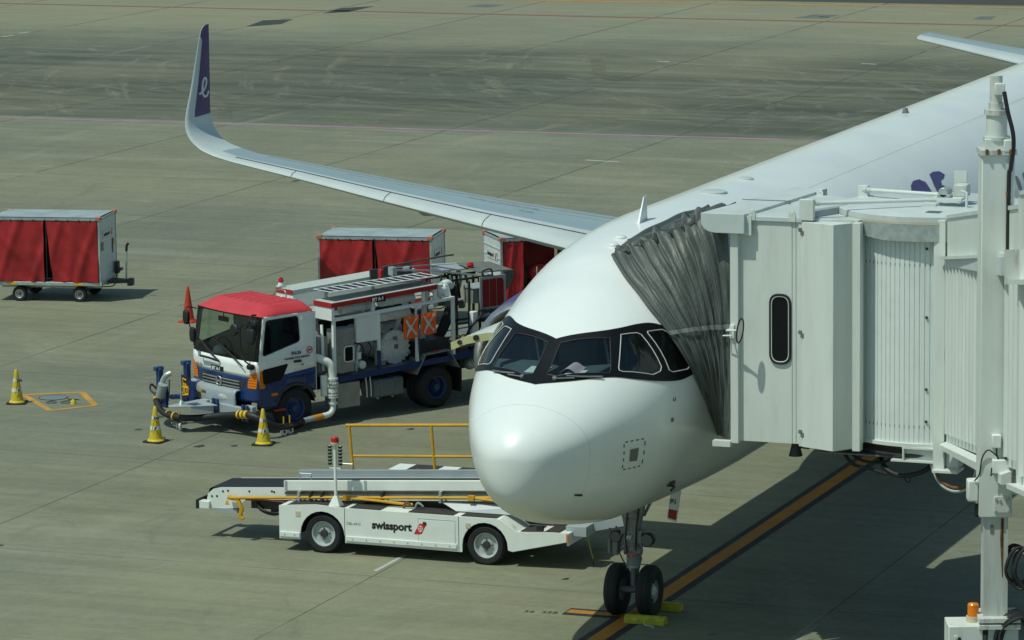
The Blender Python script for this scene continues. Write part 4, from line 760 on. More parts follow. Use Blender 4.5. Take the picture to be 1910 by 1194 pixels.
def dolly(x, y, dx, dy):
    d = MB().box(x-.10,x+.10,y-.10,y+.10,.165,.18).build('hose_dolly', DGREY, TR)
    for s in (-1,1):
        c = (x+dx*s*.10, y+dy*s*.10, .07); tt = MB().lathe([(.03,-.022),(.068,-.024),(.075,-.012),(.075,.012),(.068,.024),(.03,.022)], c, (-dy*.6+.1,dx,0), 20).build('castor_wheel', LWHITE, d); MB().cyl((c[0],c[1]-.02,c[2]),(c[0],c[1]+.02,c[2]),.03,12).build('castor_hub', DGREY, tt)
        MB().box(c[0]-.015,c[0]+.015,c[1]-.035,c[1]-.028,.06,.17).tube([(c[0],c[1],.17),(c[0],c[1],.35)], .012, 6).build('castor_fork', NUMY, d)
dolly(4.94,-.42,.3,.9); dolly(3.72,1.33,.9,.3)
# steel inlet pipe up the near side
MB().tube([(3.30,1.19,.17),(3.12,1.17,.18),(2.98,1.16,.19)], .055, 12).build('hose_coupling', GALV, TR); MB().tube([(3.0,1.165,.185),(2.78,1.155,.20)], .06, 14).build('orange_sleeve', mat('sleeve_orange',(.55,.25,.02),.6,dirt=.4), TR)
MB().tube([(2.80,1.155,.20),(2.62,1.15,.22),(2.53,1.14,.30),(2.51,1.13,.45),(2.51,1.13,.75)], .058, 14, smooth=4).build('swivel_elbow', TANKW, TR)
MB().tube([(2.51,1.13,.75),(2.51,1.12,.98),(2.55,1.10,1.16),(2.70,1.0,1.26),(2.85,.8,1.30)], .075, 16, smooth=5).build('riser_pipe', TANKW, TR)
for z,h,r_ in ((.40,.03,.085),(.52,.025,.10),(.56,.025,.10),(.62,.08,.095),(.73,.025,.11),(.78,.025,.11),(.86,.03,.10)):
    fl = MB().cyl((2.51,1.13,z),(2.51,1.13,z+h),r_,20)
    for k in range(8): a = 2*pi*k/8; fl.cyl((2.51+r_*.9*cos(a),1.13+r_*.9*sin(a),z-.012),(2.51+r_*.9*cos(a),1.13+r_*.9*sin(a),z+h+.012),.01,6)
    fl.build('pipe_flange', TANKW, TR)
MB().box(2.6,2.72,1.02,1.10,.55,.95).build('valve_box', TANKW, TR, .02); MB().tube([(2.6,1.16,.72),(2.66,1.18,.9),(2.70,1.2,1.0)], .014, 6).build('valve_lever', CHROME, TR)
# mirrors
for pos,sz in (((4.36,-.94,2.00),(.05,.10,.15)),((4.34,-.76,1.69),(.05,.09,.15))): MB().ball((0,0,0),1,14).build('side_mirror', BLACK, TR).__class__ if False else None
def blob(c, s, name, m, parent):
    b = MB().grid(lambda u,v:(c[0]+s[0]*(abs(cos(2*pi*u))**.5*(1 if cos(2*pi*u)>0 else -1))*sin(pi*min(max(v,.01),.99))**.4, c[1]+s[1]*(abs(sin(2*pi*u))**.5*(1 if sin(2*pi*u)>0 else -1))*sin(pi*min(max(v,.01),.99))**.4, c[2]-s[2]*cos(pi*v)), 28, 12); return b.build(name, m, parent)
blob((4.36,-.94,2.00),(.04,.085,.135),'side_mirror',BLACK,TR); blob((4.34,-.77,1.69),(.04,.075,.14),'side_mirror',BLACK,TR); MB().tube([(4.05,-1.04,2.12),(4.2,-1.1,2.16),(4.34,-.98,2.12),(4.34,-.86,1.85),(4.3,-.8,1.55),(4.2,-.95,1.45)], .012, 6, smooth=4).build('mirror_arm', BLACK, TR)
blob((4.35,1.13,1.88),(.05,.13,.15),'side_mirror',BLACK,TR); blob((4.30,1.16,2.12),(.04,.10,.06),'side_mirror',BLACK,TR)
MB().lathe([(.001,.03),(.09,.025),(.115,0),(.10,-.04),(.001,-.07)], (4.42,.70,1.96), (1,.1,.05), 24).build('round_mirror', BLACK, TR)
MB().tube([(4.08,.93,2.22),(4.22,1.0,2.24),(4.33,1.08,2.17),(4.37,1.02,2.0)], .018, 8, smooth=3).tube([(4.34,1.0,2.1),(4.36,.9,2.08),(4.38,.84,1.95),(4.38,.84,1.7),(4.38,.86,1.55),(4.36,.95,1.4),(4.24,1.05,1.30)], .015, 8, smooth=5).tube([(4.39,.84,1.95),(4.42,.76,1.96)], .012, 6).build('mirror_arm', BLACK, TR)
blob((4.22,.93,1.27),(.06,.08,.05),'mirror_foot',BLACK,TR)
# cab interior
ci = MB().box(3.85,4.16,-.98,.98,1.15,1.33).box(2.9,4.1,-1.0,1.0,.72,.80).build('dashboard', mat('dash_grey',(.07,.085,.09),.8), TR, .03)
for y in (-.5,.5): sb = MB().box(2.98,3.12,y-.26,y+.26,1.1,1.75).box(3.1,3.6,y-.26,y+.26,1.05,1.2).box(3.0,3.1,y-.13,y+.13,1.76,1.98).build('cab_seat', SEATG, TR, .04)
MB().tube([(3.78+.09*sin(t)*0+.06*cos(t),-.5+.2*sin(t),1.45+.17*cos(t)) for t in [2*pi*k/20 for k in range(21)]], .014, 6).tube([(3.78,-.5,1.45),(3.95,-.5,1.3)], .02, 6).build('steering_wheel', BLACK, TR)
MB().box(4.03,4.06,-.32,-.02,1.98,2.07).tube([(4.04,-.17,2.07),(4.04,-.17,2.18)], .01, 5).build('rear_view_mirror', DGREY, TR)
MB().box(2.9,3.0,-.15,.35,1.2,2.15).build('cab_locker', mat('locker_grey',(.16,.20,.22),.7), TR)
tw = Matrix.Rotation(R(150),4,'Z'); TW = lambda p: (Matrix.Translation((20.40,10.12,0)) @ tw) @ V(p)
hh = MB().lathe([(.155,0),(.14,.02),(.13,.06),(.10,.12),(.05,.155),(.001,.165)], (0,0,0), (0,0,1), 24).add([(.10,-.09,.005),(.20,-.06,.0),(.20,.06,.0),(.10,.09,.005)],[(0,1,2,3)]).build('hard_hat', LWHITE); hh.location = TW((3.98,-.42,1.335)); hh.rotation_euler = (0,0,R(150)); tag(hh, 'white hard hat lying on the fuel truck dashboard', 'hard hat')
for x,y,a,n_ in ((4.04,-.62,.3,'left'),(4.03,-.28,.1,'right')):
    pp = MB().box(-.11,.11,-.10,.10,0,.004).build('paper_sheet', PAPER); pp.location = TW((x,y,1.345)); pp.rotation_euler = (0,R(-14),R(150)+a); tag(pp, 'white paper sheet behind the truck windscreen, '+n_+' one of the two', 'paper')
# chassis and working frame
zz = lambda x, z: z+.045*(2.4-x)*.9
def rail(x0, x1, y0, y1, z0, z1, mb): return mb.hexa([(x0,y0,zz(x0,z0)),(x1,y0,zz(x1,z0)),(x1,y1,zz(x1,z0)),(x0,y1,zz(x0,z0))],[(x0,y0,zz(x0,z1)),(x1,y0,zz(x1,z1)),(x1,y1,zz(x1,z1)),(x0,y1,zz(x0,z1))])
for y0,y1 in ((.98,1.06),(-1.06,-.98)): rail(-2.4,2.42,y0,y1,.76,.87,MB()).build('side_beam', CABB, TR, .005)
MB().box(-2.4,3.9,.30,.42,.55,.80).box(-2.4,3.9,-.42,-.30,.55,.80).box(-2.2,-2.1,-1,1,.9,1.0).build('chassis', BLACK, TR)
rail(-2.4,2.42,-.98,.98,.82,.85,MB()).build('deck_plate', MGREY, TR)
fw_ = MB()
for s in (1,-1):
    a,b = (1.0,1.06) if s > 0 else (-1.06,-1.0)
    rail(-.46,2.42,a-.005,b+.005,1.93,1.99,fw_)
    for x in (2.36,-.46): fw_.box(x,x+.06,a,b,zz(x,.87),zz(x,1.93))
    for x in (1.32,.42): fw_.box(x,x+.045,a,b,zz(x,.87),zz(x,1.93))
    for x in (2.0,1.45,.25,-.02): 
        if x in (1.45,.25): fw_.box(x,x+.05,a,b,zz(x,1.99),zz(x,2.24))
    fw_.box(-.03,.03,a,b,zz(0,1.99),zz(0,2.28))
for x in (2.36,-.46): fw_.box(x+.003,x+.057,-1.0,1.0,zz(x,1.94),zz(x,1.98))
fw_.build('frame', CABW, TR, .004); MB().box(1.318,1.368,1.0,1.064,zz(1.32,.87),zz(1.32,1.22)).build('post_foot', CABB, TR)
MB().tube([(1.34,1.07,1.98),(1.335,1.075,1.6),(1.345,1.07,1.35)], .010, 5).build('rust_streak', RUST, TR) if False else None
dn = MB(); rail(-.02,2.47,.53,1.09,2.20,2.295,dn); dno = dn.build('near_deck', [PLATE], TR, .004); tm = MB(); rail(-.02,2.47,1.091,1.10,2.20,2.285,tm); tm.box(2.472,2.48,.53,1.10,2.195,2.29); tm.build('deck_trim', REDT, dno)
MB().box(2.40,2.468,.53,1.08,1.95,2.195).build('near_end_box', CABW, TR, .004)
dn = MB(); rail(-.75,2.18,-1.09,-.55,2.22,2.31,dn); dno = dn.build('far_deck', [PLATE], TR, .004); MB().box(2.182,2.19,-1.09,-.55,2.23,2.32).build('deck_trim', REDT, dno)
far = MB(); far.box(2.10,2.178,-1.09,-.55,1.93,2.225); rail(-.75,2.10,-.58,-.55,1.95,2.22,far); far.build('far_end_box', CABW, TR, .004); rail(-.4,2.4,-.55,.53,1.93,1.95,MB()).build('walkway', mat('walkway_beige',(.38,.39,.33),.6,dirt=.3), TR)
# ladder-like slatted panel on the near deck
sp_ = MB(); L0, L1 = 2.42, -.12
zs = lambda x: 2.47+.02*(2.4-x)
def srail(x0,x1,y0,y1,t,mb): return mb.hexa([(x0,y0,zs(x0)),(x1,y0,zs(x1)),(x1,y1,zs(x1)),(x0,y1,zs(x0))],[(x0,y0,zs(x0)+t),(x1,y0,zs(x1)+t),(x1,y1,zs(x1)+t),(x0,y1,zs(x0)+t)])
for y in (.45,.97): srail(L1,L0,y,y+.035,.016,sp_)
for k in range(14): x = L1+(L0-L1)*k/13.2; srail(x,x+.035,.485,.97,.010,sp_)
sp_.build('stabiliser_panel', CABW, TR); srail(L1,L0,.487,.968,.006,MB()).build('panel_slats', INK, TR)
for x in (2.2,1.1,0): MB().box(x-.03,x+.03,.5,.56,zz(x,2.29),zs(x)).build('panel_leg', CABW, TR)
MB().box(1.23,1.56,1.10,1.115,2.20,2.31).build('label_board', INK, TR); text('JET A-1', .085, LWHITE, TR, (1.54,1.118,2.225), (-1,0,.04), (0,0,1), bold=.003)
for x,y,z in ((2.35,1.02,2.05),(2.12,-1.02,2.33)):
    bc = MB().cyl((x,y,z+.03),(x,y,z+.09),.06,16,.045).box(x-.07,x+.07,y-.05,y+.05,z,z+.03).build('beacon_base', LWHITE, TR); MB().lathe([(.05,0),(.052,.05),(.03,.09),(.001,.10)], (x,y,z+.09), (0,0,1), 16).build('beacon_lens', REDL, bc)
# piping inside the frame
for x0,x1,y,z,r_ in ((2.05,1.30,.78,2.07,.085),(1.12,.35,.78,2.12,.085),(1.22,.42,.70,1.83,.10),(1.9,.5,-.4,1.8,.10),(1.6,.2,.1,1.45,.12)):
    pp = MB().cyl((x0,y,z),(x1,y,z+.03),r_,20); pb = pp.build('filter_vessel', TANKW, TR)
    for x in (x0,x0+(x1-x0)*.35,x0+(x1-x0)*.7,x1): MB().cyl((x-.012,y,z+.015),(x+.012,y,z+.015),r_*1.14,20).build('vessel_clamp', TANKW, pb)
MB().box(1.33,1.84,.93,1.02,zz(1.6,1.43),zz(1.6,1.95)).build('control_box', CABW, TR, .01)
sc_ = MB().box(1.90,2.33,.72,1.0,.93,1.76).build('meter_cabinet', STEEL, TR, .01); MB().box(1.93,2.14,1.0,1.012,1.13,1.42).build('cabinet_window', BLACKG, sc_); MB().tube([(a,1.016,b) for a,b in (lambda q:q+[q[0]])(rnd([(1.93,1.13),(2.14,1.13),(2.14,1.42),(1.93,1.42)],.05))], .012, 6).build('window_frame', LWHITE, sc_); MB().box(2.22,2.25,1.0,1.02,1.28,1.31).build('cabinet_lock', CHROME, sc_)
MB().box(2.40,2.62,.55,.85,.95,1.62).build('pump_cabinet', STEEL, TR, .01); MB().tube([(2.55,.9,1.0),(2.56,.9,1.5),(2.5,.8,1.85)], .03, 10, smooth=3).build('white_conduit', TANKW, TR)
mh = MB().lathe([(.22,-.45),(.25,-.06),(.31,-.05),(.325,-.045),(.325,.01),(.31,.015),(.001,.02)], (.78,.78,1.235), (0,1,0), 40); mho = mh.build('filter_manhole', TANKW, TR)
for k in range(20): a = 2*pi*k/20; MB().cyl((.78+.305*cos(a),.80,1.235+.305*sin(a)),(.78+.305*cos(a),.84,1.235+.305*sin(a)),.016,6).build('manhole_bolt', TANKW, mho)
MB().box(.74,.84,.802,.806,1.34,1.44).box(.72,.81,.802,.806,1.20,1.29).build('manhole_plate', MGREY, mho); MB().tube([(1.08,.82,1.33),(.93,.84,1.36),(.80,.84,1.37)], .016, 6).tube([(1.15,.82,1.02),(.98,.84,1.04)], .016, 6).build('manhole_davit', TANKW, mho)
MB().cyl((.78,-.6,1.235),(.78,.4,1.235),.28,32).build('filter_body', TANKW, TR); MB().box(1.0,1.2,.7,.78,.92,1.2).build('manhole_bracket', BEIGE, TR)
for pts,r_,m_,n_ in (([(1.75,.85,.9),(1.75,.86,1.0),(1.72,.86,1.25),(1.68,.85,1.38)],.03,TANKW,'drain_pipe'),([(1.78,.8,1.05),(1.78,.8,1.35),(1.7,.7,1.45),(1.5,.6,1.5)],.05,TANKW,'meter_pipe'),([(1.65,.6,1.1),(1.4,.5,1.3),(1.2,.5,1.5),(1.2,.4,1.75)],.05,GALV,'meter_pipe'),([(1.85,.9,1.45),(1.7,.95,1.4),(1.6,.9,1.2),(1.65,.92,1.0)],.012,BLACK,'signal_cable'),([(1.5,.9,1.42),(1.45,.93,1.3),(1.55,.9,1.1)],.012,BLACK,'signal_cable'),([(.5,.6,.95),(.25,.7,1.15),(.15,.7,1.25)],.04,GALV,'brace_tube'),([(.55,.5,1.5),(.5,.6,1.8),(.3,.6,2.1),(.2,.6,2.2)],.05,TANKW,'vapour_pipe'),([(.02,.6,.95),(.0,.65,1.5),(-.05,.65,2.0),(-.15,.6,2.15)],.06,TANKW,'vapour_pipe'),([(2.2,.2,1.9),(2.2,.3,1.5),(1.9,.3,1.2),(1.9,.2,.95)],.05,GALV,'suction_pipe')):
    MB().tube(pts, r_, 10, smooth=4).build(n_, m_, TR)
for k in range(14):
    x = random.uniform(.0,1.85); y = random.uniform(.25,.75); z = random.uniform(.95,1.8); MB().cyl((x,y,z),(x+random.uniform(-.1,.1),y+random.uniform(-.05,.12),z+random.uniform(-.12,.12)),random.uniform(.03,.06),12).build('pipe_fitting', random.choice([TANKW,GALV,MGREY,DGREY,REDT] if k else [REDT]), TR)
mt_ = MB().lathe([(.001,.05),(.075,.05),(.075,-.03),(.05,-.05)], (1.68,.92,1.02), (0,1,0), 20).build('dial_gauge', LWHITE, TR); MB().lathe([(.001,.0),(.06,.0)], (1.68,.972,1.02), (0,1,0), 20).build('gauge_face', PAPER, mt_); MB().cyl((1.73,.9,1.13),(1.73,.9,1.26),.055,14).build('air_filter', LWHITE, TR)
MB().box(-.9,2.3,-.95,-.9,.9,1.8).build('rear_baffle', BLACK, TR); MB().box(-.4,.35,.2,.95,zz(0,.9),1.30).build('hose_reel_cabinet', DGREY, TR, .01)
# underside boxes, tank, fenders, wheels
MB().box(1.81,2.33,.62,1.04,.27,.74).build('tool_box', STEEL, TR, .01)
tk = MB().prism(rnd([(.62,.36),(1.05,.36),(1.05,.71),(.62,.71)],.07), 'x', .80, 1.48).build('fuel_tank', mat('tank_grey',(.15,.18,.20),.4,metal=.3), TR)
for x in (.95,1.3): MB().prism(rnd([(.61,.35),(1.06,.35),(1.06,.72),(.61,.72)],.07), 'x', x, x+.03).build('tank_strap', MGREY, tk)
MB().cyl((1.3,.9,.36),(1.3,.9,.31),.03,8).cyl((.95,.9,.36),(.95,.9,.31),.03,8).build('tank_drain', GALV, tk)
for x in (1.55,1.65): MB().tube([(x,1.0,.80),(x-.01,1.02,.6),(x-.03,1.0,.40)], .012, 6).build('brake_line', LWHITE, TR)
for s in (1,-1):
    y0,y1 = sorted((.62*s,1.09*s)); pts = [(.49,.70),(.27,1.05),(-.30,1.08),(-.53,.72)]; fn_ = MB()
    for (a,b),(c,d) in zip(pts,pts[1:]): fn_.hexa([(a,y0,b),(c,y0,d),(c,y1,d),(a,y1,b)],[(a,y0,b+.02),(c,y0,d+.02),(c,y1,d+.02),(a,y1,b+.02)])
    fn_.build('rear_mudguard', STEEL, TR); MB().box(-.58,-.55,y0,y1,.25,.85).build('mud_flap', BLACK, TR); MB().box(-.05,.1,y1-.002 if s>0 else y0-.006,y1+.006 if s>0 else y0+.002,1.10,1.125).build('side_reflector', REDL, TR)
    wheel(TR, (3.31,.93*s,.40), s, .40, .24, .21, RIMB, RIMB); wheel(TR, (0,.95*s,.40), s, .40, .24, .215, RIMB, RIMB, deep=.12); wheel(TR, (0,.68*s,.40), s, .40, .24, .215, RIMB, RIMB)
MB().cyl((0,-.9,.4),(0,.9,.4),.07,12).cyl((3.31,-.8,.4),(3.31,.8,.4),.05,12).ball((0,0,.4),.17,14).build('axle', BLACK, TR)
# rear: service lift, gauges, sign
MB().lathe([(.085,-.12),(.10,-.1),(.10,.1),(.085,.12),(.06,.13)], (-.25,.85,2.22), (1,0,0), 18).tube([(-.25,.85,2.10),(-.25,.85,2.34)], .07, 14).tube([(-.36,.80,2.30),(-.5,.78,2.32),(-.6,.75,2.25)], .08, 14, smooth=3).build('swivel_valve', TANKW, TR); MB().hexa([(-.46,.8,2.10),(-.30,.8,2.10),(-.30,.95,2.10),(-.46,.95,2.10)],[(-.42,.84,2.32),(-.34,.84,2.32),(-.34,.92,2.32),(-.42,.92,2.32)]).build('valve_stand', CABW, TR)
for k,(dx,dy) in enumerate(((0,0),(.07,.03),(.13,-.02),(.03,-.10))): MB().tube([(-.62-dx,.70+dy,2.25),(-.66-dx,.68+dy,2.0),(-.55-dx,.65+dy,1.6),(-.35-dx,.6+dy,1.25),(-.2,.55+dy,1.1)], .045, 10, smooth=5).build('delivery_hose', BLACK, TR)
lf = MB()
for x,y in ((-1.05,.35),(-1.05,.75),(-1.62,.35),(-1.62,.75),(-.75,-.2),(-1.9,-.2)): lf.box(x-.02,x+.02,y-.02,y+.02,zz(x,.85),2.30)
lf.box(-1.95,-.72,.33,.37,1.48,1.52).box(-1.95,-.72,.73,.77,1.48,1.52).box(-1.95,-.72,-.22,-.18,2.26,2.30).box(-1.95,-.72,.33,.37,2.26,2.30); lf.build('lift_frame', DGREY, TR)
MB().box(-1.60,-1.26,.30,.60,1.82,2.12).build('gauge_box', STEEL, TR, .01); MB().hexa([(-1.62,.28,2.12),(-1.24,.28,2.12),(-1.24,.64,2.12),(-1.62,.64,2.12)],[(-1.62,.40,2.19),(-1.24,.40,2.19),(-1.24,.62,2.14),(-1.62,.62,2.14)]).build('gauge_hood', LGREY, TR)
sp2 = MB().box(-1.92,-1.28,.78,.80,1.60,2.36).build('sign_panel', mat('sign_grey',(.38,.43,.42),.5), TR, .004)
for k in range(3):
    x1 = -1.34-.178*k; x0 = x1-.165; z0 = 1.76; z1 = 2.30; poly = [(x0,z0),(x1,z0),(x1,z1),(x0,z1)] if k < 2 else [(x0,z0),(x1,z0),(x1,z1)]+[(x0+.07-.07*sin(t),z1-.07+.07*cos(t)) for t in [pi/2*j/5 for j in range(6)]]
    MB().prism(poly, 'y', .802, .806).build('logo_stripe', mat('mainami_red',(.28,.01,.015),.5) if k == 0 else MT['mainami_red'], sp2)
text('MAINAMI', .115, NAVY, sp2, (-1.335,.806,1.645), (-1,0,0), (0,0,1), bold=.006, shear=.2)
MB().tube([(-1.36,.79,2.36),(-1.36,.79,2.47),(-1.56,.79,2.49),(-1.60,.79,2.36)], .018, 6, smooth=3).build('sign_handle', DGREY, sp2)
MB().hexa([(-1.45,.55,2.40),(-2.3,.55,2.36),(-2.3,-.2,2.44),(-1.5,-.2,2.50)][::-1],[(-1.45,.55,2.42),(-2.3,.55,2.38),(-2.3,-.2,2.46),(-1.5,-.2,2.52)][::-1]).hexa([(-2.05,.56,1.9),(-2.3,.56,2.2),(-2.3,.54,2.2),(-2.05,.54,1.9)],[(-2.05,.56,2.36),(-2.32,.56,2.38),(-2.32,.54,2.38),(-2.05,.54,2.36)]).build('platform_flap', MGREY, TR)
MB().hexa([(-1.0,.0,2.42),(-1.75,.1,2.40),(-1.75,-.4,2.46),(-1.0,-.4,2.50)][::-1],[(-1.0,.0,2.44),(-1.75,.1,2.42),(-1.75,-.4,2.48),(-1.0,-.4,2.52)][::-1]).build('platform_tray', LGREY, TR)
MB().box(-.45,.55,-.30,-.26,2.25,2.58).tube([(.45,-.3,2.42),(.2,-.28,2.60),(-1.3,-.3,2.66),(-1.5,-.3,2.66)], .018, 6).build('folded_guard', mat('guard_dark',(.05,.06,.06),.6), TR)
MB().tube([(.35,.2,2.60),(-.3,.35,2.55),(-1.25,.75,2.40)], .018, 8).tube([(.3,.05,2.62),(-.6,.0,2.58),(-1.2,.3,2.45)], .014, 8).build('boom_arm', CHROME, TR); MB().box(.30,.40,.1,.25,2.5,2.66).build('boom_joint', GALV, TR); MB().cyl((.1,.2,2.6),(0,.22,2.6),.05,10).build('boom_sleeve', GALV, TR); MB().box(.42,.50,-.1,.0,2.40,2.60).build('red_fitting', REDT, TR, .01)
for k in range(9): x = -.95-.09*k+random.uniform(-.02,.02); y = random.uniform(-.3,.4); MB().tube([(x,y,2.35),(x+random.uniform(-.1,.1),y+.05,2.15),(x+random.uniform(-.15,.15),y+.1,1.85)], random.choice([.02,.03,.045]), 8, smooth=3).build('service_hose', random.choice([BLACK,BLACK,DGREY,GALV]), TR)
for k in range(6): x = -.62-.13*k; a0 = random.uniform(.0,.4); MB().tube([(x+.05*cos(t),.55+.04*sin(t)+a0*.1,1.20+.05*sin(t)) for t in [2*pi*j/12 for j in range(13)]], .014, 6).build('yellow_coil', NUMY, TR)
MB().box(-1.18,-1.04,.72,.86,1.30,1.72).build('white_stand', CABW, TR, .02); MB().tube([(-1.2,.85,1.72),(-1.35,.86,1.70),(-1.0,.88,1.45),(-.85,.85,1.2)], .025, 8, smooth=4).build('black_arm', BLACK, TR); MB().box(-2.0,-1.25,.60,.78,1.48,1.56).build('platform_beam', BLACK, TR)
MB().lathe([(.001,.0),(.06,.01),(.07,.05),(.05,.10),(.001,.11)], (-1.52,.2,2.46), (0,0,1), 14).build('red_lamp', REDL, TR)
rail(-2.3,-.5,.85,.9,.95,.98,MB()).box(-1.8,-.6,.3,.95,1.08,1.12).build('rear_step', MGREY, TR); MB().ball((-1.0,.8,.72),.13,14).build('air_tank', GALV, TR)
# orange flags on the frame
for k,(x0,x1,z0,z1) in enumerate(((.83,.48,1.41,1.83),(.40,.06,1.44,1.86))):
    o = empty('warning_flag', TW((x0,1.13,z0)), R(150), 'orange flag with a silver cross on the truck frame, '+('nearer the cab' if k == 0 else 'nearer the rear wheel'), 'flag', 'orange crossed flags on the fuel truck frame')
    wv = lambda x,z: .012*sin(9*z+k)+.008*sin(14*x)
    MB().grid(lambda u,v:(-(x0-x1)*u, wv(u,v), (z1-z0)*v+.03*u), 8, 8).build('flag_cloth', ORNG, o)
    for a,b in ((.12,.88),(.88,.12)):
        def sf(u,v,a=a,b=b): uu = .14+.72*u; vv = a+(b-a)*u; uu2 = uu+(v-.5)*.10*(1 if b>a else -1)*.7; vv2 = vv-(v-.5)*.11; return (-(x0-x1)*uu2, wv(uu2,vv2)+.006+(.003 if b>a else 0), (z1-z0)*vv2+.03*uu2)
        MB().grid(sf, 10, 1).build('cross_tape', WTAPE, o)
MB().box(.425,.455,1.07,1.13,1.80,1.95).tube([(.44,1.09,1.9),(.44,1.09,1.3),(.43,1.09,1.1)], .015, 8).build('flag_holder', CABB, TR)
# ---------------------------------------------------------------- belt loader
LO = V((7.470,3.314,0)); LD = empty('belt_loader', LO, R(90), 'white low belt loader with yellow rails and black belt beside the nose', 'belt loader')
LZ = .755
def arch(xc, r=.385, n=12): return [(xc+r*cos(pi*k/n), .30+r*sin(pi*k/n)) for k in range(n+1)]
side = [(3.53,.20),(3.53,.735),(2.9,.775),(2.55,.77),(2.40,.76),(-.20,.76),(-.30,.75),(-.56,.57),(-1.12,.60),(-1.39,.60),(-1.39,.47),(-.46,.25),(-.385,.26)]+arch(0)[::-1][0:]+[(.385,.20),(2.38,.20)]
ar2 = [(2.78-.385*cos(pi*k/12), .30+.385*sin(pi*k/12)) for k in range(13)]
poly = [(3.53,.20),(3.53,.735),(2.9,.785),(2.40,.76),(-.20,.755),(-.27,.74),(-.52,.57),(-1.12,.60),(-1.39,.60),(-1.39,.47),(-.46,.25),(-.385,.27)]+[(-.385*cos(pi*k/12), .30+.385*sin(pi*k/12)) for k in range(13)]+[(.385,.19),(2.395,.20)]+ar2+[(3.165,.205)]
for y0,fl,n_ in ((0,True,'near'),(-1.95,False,'far')):
    sm = MB().prism(poly, 'y', y0-.03 if fl else y0, y0 if fl else y0+.03); sm.build('side_panel', LW, LD)
    for x0,x1 in ((3.17,3.52),(.47,2.37)):
        k = MB().box(x0,x1,y0 if fl else y0-.02,y0+.02 if fl else y0,.235,.315).build('rub_strip', LW, LD, .006)
        if fl:
            n2 = 2 if x0 > 3 else 8
            for j in range(n2): x = x0+(x1-x0)*(j+.5)/n2; MB().cyl((x,.02,.275),(x,.026,.275),.012,8).build('strip_bolt', GALV, k)
for x in (0,2.78):
    for y,s in ((-.13,1),(-1.82,-1)):
        MB().add([(x-.385*cos(pi*k/12),y+.10*s,.30+.385*sin(pi*k/12)) for k in range(13)]+[(x-.385*cos(pi*k/12),y-.30*s,.30+.385*sin(pi*k/12)) for k in range(13)], [(i,i+1,14+i,13+i) for i in range(12)]).build('wheel_well', BLACK, LD)
        wheel(LD, (x,y-.02*s,.315), s, .325 if s > 0 else .325, .25, .20, RIMG, DGREY, deep=.05, nuts=4)
def deckpoly(poly, z, m, name, t=.02): return MB().prism(poly, 'z', z-t, z).build(name, m, LD)
dk = MB(); dk.hexa([(2.4,-.45,.72),(3.53,-.45,.70),(3.53,-.03,.70),(2.4,-.03,.72)],[(2.4,-.45,.755),(3.53,-.45,.73),(3.53,-.03,.73),(2.4,-.03,.755)]); dk.box(-.25,2.4,-.45,-.03,.72,.752); dk.hexa([(-.52,-1.95,.54),(-.25,-1.95,.72),(-.25,-.03,.72),(-.52,-.03,.54)],[(-.52,-1.95,.565),(-.25,-1.95,.75),(-.25,-.03,.75),(-.52,-.03,.565)]); dk.hexa([(-1.39,-1.95,.56),(-.52,-1.95,.53),(-.52,-.03,.53),(-1.39,-.03,.56)],[(-1.39,-1.95,.595),(-.52,-1.95,.565),(-.52,-.03,.565),(-1.39,-.03,.595)])
dk.box(-.2,3.5,-1.5,-.45,.40,.46); dk.box(-1.388,-1.36,-1.93,-.03,.40,.59); dk.box(3.50,3.528,-1.93,-.03,.22,.70); dk.build('deck', LW, LD)
for x0,x1 in ((2.72,3.42),(2.42,2.62),(1.80,2.33),(.55,1.32),(-.18,.42)): MB().hexa([(x0,-.42,.757+.0*(x0)),(x1,-.42,.757),(x1,-.05,.757),(x0,-.05,.757)],[(x0,-.42,.762),(x1,-.42,.762),(x1,-.05,.762),(x0,-.05,.762)]).build('grip_strip', GRIP, LD) if x0 < 2.4 else MB().hexa([(x0,-.42,.760-.03*(x0-2.4)/1.1),(x1,-.42,.760-.03*(x1-2.4)/1.1),(x1,-.05,.760-.03*(x1-2.4)/1.1),(x0,-.05,.760-.03*(x0-2.4)/1.1)],[(x0,-.42,.768-.03*(x0-2.4)/1.1),(x1,-.42,.768-.03*(x1-2.4)/1.1),(x1,-.05,.768-.03*(x1-2.4)/1.1),(x0,-.05,.768-.03*(x0-2.4)/1.1)]).build('grip_strip', GRIP, LD)
for x0,x1 in ((-.85,-.58),(-1.22,-.98),): MB().hexa([(x0,-.5,.57-.0345*(x0+.52)+.004),(x1,-.5,.57-.0345*(x1+.52)+.004),(x1,-.05,.57-.0345*(x1+.52)+.004),(x0,-.05,.57-.0345*(x0+.52)+.004)],[(x0,-.5,.582-.0345*(x0+.52)),(x1,-.5,.582-.0345*(x1+.52)),(x1,-.05,.582-.0345*(x1+.52)),(x0,-.05,.582-.0345*(x0+.52))]).build('grip_strip', GRIP, LD)
MB().box(.50,1.10,.0005,.004,.32,.66).build('access_door', LW, LD) ; MB().tube([(a,.004,b) for a,b in ((.50,.30),(1.13,.30),(1.13,.685),(.50,.685),(.50,.30))], .003, 4).build('door_gap', SEAM, LD)
for x in (2.39,.44): MB().tube([(x,.003,.2),(x,.003,.76)], .004, 4).build('panel_gap', DGREY, LD)
text('swissport', .175, INK, LD, (1.92,.002,.47), (-1,0,0), (0,0,1), bold=.007, depth=.002); MB().prism([(1.20,.43),(1.07,.43),(.98,.60),(1.10,.60)], 'y', .002, .006).build('logo_mark', LRED, LD)
